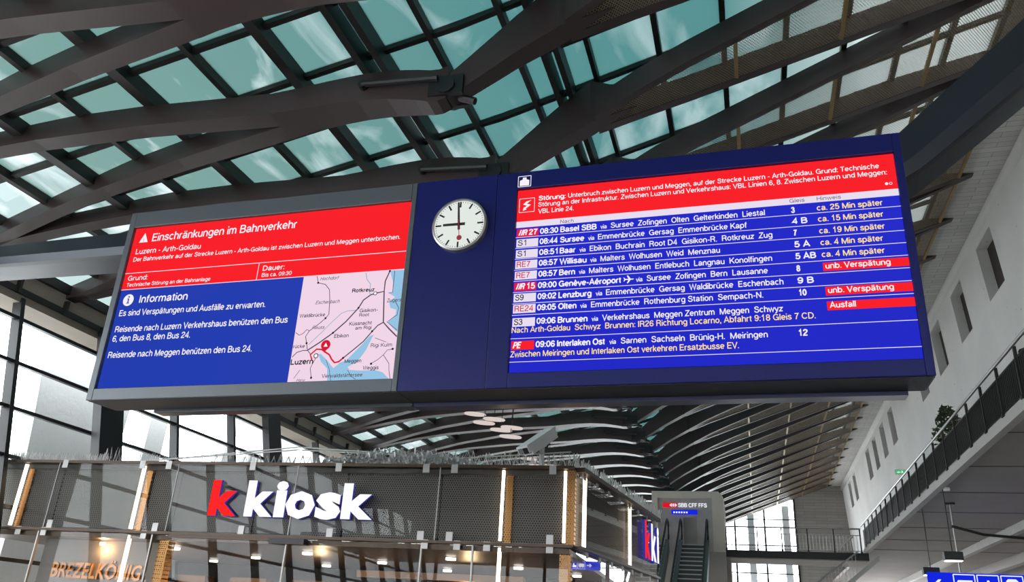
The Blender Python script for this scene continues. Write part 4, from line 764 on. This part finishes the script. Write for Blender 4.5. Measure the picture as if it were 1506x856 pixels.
for j in range(12):
    lx = -10.4+j*.9; ly = 1.2+(j % 3)*1.4; MB().disc((lx, ly, ZB_-.2), .09, 16, 'z', .04).ob('ceiling_spot', M['ledp'], kk)
kb(-4.6, -1.3, 2.6, 2.75, 2.5, 2.62).ob('wood_canopy', M['wood'], kk)
# side wing in its own frame: x runs away from the camera
def sb(x0, x1, y0, y1, z0, z1): return MB().box(x0, x1, y0, y1, z0, z1)
sb(0, SLEN, -.12, .04, ZT_-.05, ZT_+.02).ob('side_top_rail', M['bronze'], side)
sb(0, SLEN, -.1, .04, ZB_-.05, ZB_-.01).ob('side_lower_rail', M['bronze'], side)
sb(.1, SLEN-.05, .3, .35, ZB_, ZT_-.08).ob('side_back_wall', M['kback'], side)
sb(.1, SLEN-.05, .12, .13, ZB_, ZT_-.05).ob('side_mesh', M['kmesh'], side)
for a, b_ in ((.02, 2.9), (2.93, 4.35), (4.38, SLEN)): sb(a, b_, -.02, -.008, ZB_+.01, ZT_-.04).ob('side_glass', M['kglass'], side)
for x in (.55, 3.6): sb(x-.03, x+.03, .02, .07, ZB_+.02, ZT_-.05).ob('side_light_strip', M['led'], side)
for j in range(8):
    x = .3+j*.75; o = link('side_clamp', cm, side, (x, 0, ZT_-.06)); link('side_clamp', cm, side, (x+.2, 0, ZB_-.07))
sb(0, SLEN, -.01, .0, .1, ZB_-.06).ob('side_shop_window', M['kglass'], side)
for x in (1.9, 3.8, SLEN-.05): sb(x-.03, x+.03, -.01, .05, 0, ZB_-.06).ob('side_post', M['bronze'], side)
# fix orientation: side frame's outward face is its -y after rotation (x away, y to the left)
# ---- shop letters
def letters(label, spec, parent_rot, loc, name='shop_sign', depth=.05, h=(3.235, 3.84), cat='sign'):
    t = thing(name, label, cat, loc, parent_rot)
    for ch, x0, x1, z0, z1, mat, ms in spec:
        me = text_mesh(ch, M[ms], x0, 0, x1, .6, .045, 0, depth/2, zfit=(z0, z1)); o = link('sign_letter', me, t)
        me2 = text_mesh(ch, M[mat], x0, 0, x1, .6, .045, -depth/2-.004, 0., zfit=(z0, z1)); link('lit_face', me2, o)
    return t
zl, zt2, zx = 3.225, 3.83, 3.665
letters('big lit shop lettering, red k and white word, on the front of the pavilion', [
    ('k', kx(-8.967), kx(-8.415), zl, zt2, 'kred', 'kside'), ('k', kx(-8.257), kx(-7.71), zl, zt2, 'klit', 'kside'), ('i', kx(-7.70), kx(-7.475), zl, zt2, 'klit', 'kside'),
    ('o', kx(-7.487), kx(-6.935), zl-.02, zx, 'klit', 'kside'), ('s', kx(-6.92), kx(-6.455), zl-.02, zx-.01, 'klit', 'kside'), ('k', kx(-6.44), kx(-5.875), zl, zt2-.02, 'klit', 'kside')], (0, 0, KA), (-2.65, 12.75, 0)).children
for o in bpy.data.objects:
    if o.name.startswith('shop_sign') : pass
sp_ = Matrix.Rotation(KA, 3, 'Z') @ Vector((.04, .12, 0))
letters('lit lettering seen edge-on around the pavilion corner, by the escalators', [
    ('k', 4.3, 4.78, 3.2, 3.95, 'kred', 'kside'), ('k', 4.86, 5.34, 3.2, 3.95, 'klit', 'kside'), ('i', 5.4, 5.6, 3.2, 3.95, 'klit', 'kside')], (0, 0, KA+SA), (-2.65+sp_.x, 12.75+sp_.y, 0))
# letters stand proud of the glass
for o in list(bpy.data.objects):
    if o.name.startswith('sign_letter'): o.location.y = -.07
# ---- pretzel shop sign inside
t = thing('shop_sign', 'copper lettering on a grey panel under a warm lamp, left end of pavilion', 'sign', (-2.65, 12.75, 0), (0, 0, KA))
kb(kx(-12.9), kx(-10.2), .62, .68, 1.2, ZB_-.1).ob('panel', M['greypanel'], t)
link('lettering', text_mesh('BREZELKÖNIG', M['copper'], kx(-11.98)*1.06, 0, kx(-10.1)*1.06, .2, .02, .6, .02, zfit=(2.14, 2.47), shear=.08), t)
lt = bpy.data.lights.new('sign_lamp', 'POINT'); lt.energy = 14; lt.color = (1, .55, .2); lt.shadow_soft_size = .05
lo = bpy.data.objects.new('sign_lamp', lt); COL.objects.link(lo); lo.parent = t; lo.location = (kx(-11.3)*1.02, .5, 2.66)
MB().disc((kx(-11.3)*1.02, .5, 2.72), .05, 14, 'z', .05).ob('lamp_shade', M['led'], t)
for x, en in ((-9, 25), (-5.5, 25), (-2.4, 25)):
    lt = bpy.data.lights.new('shop_light', 'POINT'); lt.energy = en; lt.color = (1, .72, .42); lt.shadow_soft_size = .1
    lo = bpy.data.objects.new('shop_light', lt); COL.objects.link(lo); lo.parent = kk; lo.location = (x, 2.8, 2.3)
# blue pictogram sign inside the corner
def picto_sign(label, loc, w, h, order, rot=0, txt_=None):
    t = thing('pictogram_sign', label, 'sign', loc, (0, 0, rot)); MB().box(0, w, 0, .1, 0, h).ob('panel', M['signblue'], t)
    s = h*.86; x = h*.1
    for it in order:
        b = MB(); z0 = h*.07; y = -.006
        if it in '<>':
            d = 1 if it == '>' else -1; c = x+s/2; zc = h/2; L = s*.36; fl = lambda p: (c+d*p[0]*L, zc+p[1]*L)
            pts = [(-1, .16), (.3, .16), (-.05, .62), (.35, .62), (1, 0), (.35, -.62), (-.05, -.62), (.3, -.16), (-1, -.16)]
            b.slab([fl(p) for p in pts], y, -.001); b.ob('arrow', M['signwhite'], t)
        else:
            for a, c in (((x, z0), (x+s, z0)), ((x+s, z0), (x+s, z0+s)), ((x+s, z0+s), (x, z0+s)), ((x, z0+s), (x, z0))): b.ribbon([a, c], s*.05, y)
            P = lambda L: [(x+s*p[0], z0+s*p[1]) for p in L]
            if it == 'b': b.slab(P([(.12, .3), (.88, .3), (.88, .72), (.2, .72), (.12, .6)]), y, -.001).disc((x+.3*s, y, z0+.26*s), .09*s, 12).disc((x+.7*s, y, z0+.26*s), .09*s, 12)
            if it == 's': b.slab(P([(.1, .2), (.9, .2), (.85, .5), (.6, .5), (.55, .75), (.45, .75), (.4, .45), (.2, .4)]), y, -.001)
            if it == 't': b.slab(P([(.28, .22), (.72, .22), (.78, .35), (.78, .75), (.68, .85), (.32, .85), (.22, .75), (.22, .35)]), y, -.001)
            b.ob('pictogram', M['signwhite'], t)
        x += s*1.12
    if txt_: link('lettering', stroke_mesh(txt_, M['signwhite'], x+.1, h*.25, x+1.4, h*.4, .17, -.006), t)
    return t
picto_sign('small blue pictogram sign with white arrow pointing right, behind the pavilion corner glass', (-3.15, 14.3, 2.71), .66, .14, 'tsb>')
picto_sign('long blue pictogram sign with white arrow pointing left, hung under the gallery', (5.4, 29.9, 3.52), 6.0, .7, '<bst', txt_='Gleise')
for i, (x, y) in enumerate(((6.38, 29.9), (8.75, 29.9))):
    t = thing('hanger_rod', ('thin steel rod nearest the left end of the blue sign under the gallery', 'thin steel rod at the right frame edge holding the blue sign')[i], 'rod', (x, y, 4.22), group='sign hanger rods')
    MB().tube([(0, 0.05, 0), (0, .05, 2.17)], .03, 8).ob('rod', M['steel'], t); MB().box(-.14, .14, -.02, .1, 2.13, 2.19).ob('foot_plate', M['railblk'], t)
for i, (x, y, z) in enumerate(((5.62, 27.0, 4.3), (5.72, 31, 4.22))):
    t = thing('lamp_box', ('black box lamp with lit underside beside the left rod of the blue sign', 'black box lamp at the lower edge left of the blue sign')[i], 'lamp', (x, y, z), group='black box lamps')
    MB().box(-.25, .25, -.15, .15, 0, .24).ob('housing', M['lampblk'], t, bevel=.02); MB().box(-.22, .22, -.13, .13, -.02, 0).ob('diffuser', M['ledp'], t); MB().tube([(0, 0, .24), (0, 0, 6.36-z)], .015, 6).ob('stem', M['railblk'], t)
tag(MB().tube([(5.6, 26.5, 5.2), (6.4, 26.5, 4.98), (7.6, 26.7, 4.92), (9.2, 27, 5.0)], .04, 8).ob('cable_tray', M['railblk']), 'thin dark cable rail hanging beneath the gallery soffit', 'cable')
tag(MB().tube([(-.06, 0, 0), (.06, 0, 0)], .06, 8).box(-.12, -.05, -.04, .04, -.05, .05).ob('security_camera', M['camw']), 'tiny dome camera under the gallery soffit', 'camera').location = (5.75, 27.0, 6.34)
# ------------------------------------------------------------------ CCTV camera on the kiosk
t = thing('security_camera', 'pale grey box security camera on a short post on the pavilion roof', 'camera', (-3.27, 13.05, 4.14))
MB().tube([(0, 0, -.05), (0, 0, .42)], .045, 12).ob('post', M['camw'], t, smooth=True); MB().disc((0, 0, -.02), .12, 20, 'z', .03).ob('base_plate', M['camw'], t)
hd = bpy.data.objects.new('camera_head', None)
R_ = Matrix.Rotation(radians(-48), 4, 'Z') @ Matrix.Rotation(radians(14), 4, 'X')
R_ = Matrix.Rotation(radians(-36), 4, 'Z') @ Matrix.Rotation(radians(36), 4, 'X')
b = MB(); b.hexa([(-.12, -.3, 0), (.12, -.3, 0), (.12, .34, 0), (-.12, .34, 0), (-.12, -.3, .16), (.12, -.3, .16), (.12, .34, .16), (-.12, .34, .16)])
b.box(-.14, .14, -.38, .36, .16, .19).box(-.14, -.125, -.38, .34, .06, .16).box(.125, .14, -.38, .34, .06, .16)
me = b.mesh('head', M['camw']); me.transform(Matrix.Translation((-.02, 0, .40)) @ R_); link('head', me, t)
b = MB().box(-.085, .085, -.315, -.301, .03, .13); me = b.mesh('lens_window', M['lampblk']); me.transform(Matrix.Translation((-.02, 0, .40)) @ R_); link('lens_window', me, t)
b = MB().tube([(.0, .0, .38), (.06, .1, .42), (.1, .15, .52)], .015, 6); b.ob('cable', M['railblk'], t)
# ------------------------------------------------------------------ wire coil and foil on the kiosk roof
wr_ = MB()
def zig(mb, P, h, n, r=.006, jit=.03):
    P = [Vector(p) for p in P]; pts = []
    for i in range(n):
        t_ = i/(n-1)*(len(P)-1); j = min(int(t_), len(P)-2); p = P[j].lerp(P[j+1], t_-j)
        pts.append(p+Vector((random.uniform(-jit, jit), random.uniform(-jit, jit), (h if i % 2 else 0)*random.uniform(.75, 1.1))))
    mb.tube(pts, r, 4)
c0 = Vector((-2.65, 12.9, ZT_)); ex_ = Vector((cos(KA), sin(KA), 0)); kw = lambda x, y=0, z=0: c0+ex_*x+Vector((-ex_.y, ex_.x, 0))*y+Vector((0, 0, z))
for s_ in range(3): zig(wr_, [kw(KL+.1, .05*s_), kw(-8.9, .1+.05*s_)], .2, 90, .007, .015)
zig(wr_, [kw(-8.9), kw(-8.3)], .32, 20)
for s_ in range(3): zig(wr_, [kw(-8.2, .05*s_), kw(-4, .1), kw(-.1, .06*s_)], .2, 120, .007, .015)
for s_ in range(3): zig(wr_, [kw(-3.2, .2*s_), kw(-.1, .2), Vector((-2.3, 16.2, ZT_)), Vector((-1.95, 19, ZT_))], .3, 150, .008, .06)
for s_ in range(2): wr_.tube([kw(-8, 0, .05), kw(-5, .1, .3+.05*s_), kw(-2, .1, .18), kw(-.1, .1, .3)], .012, 5)
tag(wr_.ob('bird_wire', M['wire'], kind='stuff'), 'zigzag silver bird wire along the top edges of the pavilion', 'wire')
fl_ = MB()
for j in range(1500):
    x = random.uniform(-4.6, -1.7); hh = .3*sin(pi*(x+4.75)/3.2)**.7 if -4.75 < x < -1.55 else .1; p = kw(x, random.uniform(-.05, .3), random.random()*max(.05, hh))
    d = Vector((random.gauss(0, 1), random.gauss(0, 1), random.gauss(0, 1))).normalized()*random.uniform(.02, .07); w = d.cross(Vector((0, .3, 1))).normalized()*.014
    fl_.quad(p-d-w, p+d-w, p+d+w, p-d+w)
tag(fl_.ob('foil_tangle', M['foil'], kind='stuff'), 'tangled heap of crumpled silver foil strips on the pavilion roof', 'foil')
# ------------------------------------------------------------------ hanging disc lamps
DL = [((-8.27, 24, 8.07), 'highest white disc lamp of the near cluster under the roof'), ((-7.62, 24, 7.89), 'second-highest white disc lamp of the near cluster'), ((-7.95, 24, 7.78), 'left middle white disc lamp of the near cluster'), ((-7.43, 24.2, 7.59), 'lower middle white disc lamp of the near cluster'), ((-7.02, 24, 7.61), 'rightmost upper white disc lamp of the near cluster'), ((-7.02, 23.9, 7.30), 'lowest white disc lamp of the near cluster'),
      ((-8.54, 32, 8.3), 'upper white disc lamp of the far cluster left of the camera post'), ((-8.22, 32, 8.04), 'lower white disc lamp of the far cluster behind the camera post'), ((-7.72, 32, 8.04), 'rightmost white disc lamp of the far cluster')]
for (x, y, z), lab in DL:
    t = thing('disc_lamp', lab, 'lamp', (x, y, z), (radians(6), radians(4), 0), group='hanging disc lamps')
    s_ = MB(); P = lambda r, h: [(cos(2*pi*k/28)*r, sin(2*pi*k/28)*r, h) for k in range(28)]
    s_.sweep([P(.2, -.03), P(.33, -.02), P(.36, .01), P(.33, .04), P(.15, .06)]); s_.ob('disc', M['disc'], t, smooth=True)
    MB().tube([(0, 0, .05), (0, 0, zg(x)-z-.05)], .014, 5).ob('rod', M['railblk'], t)
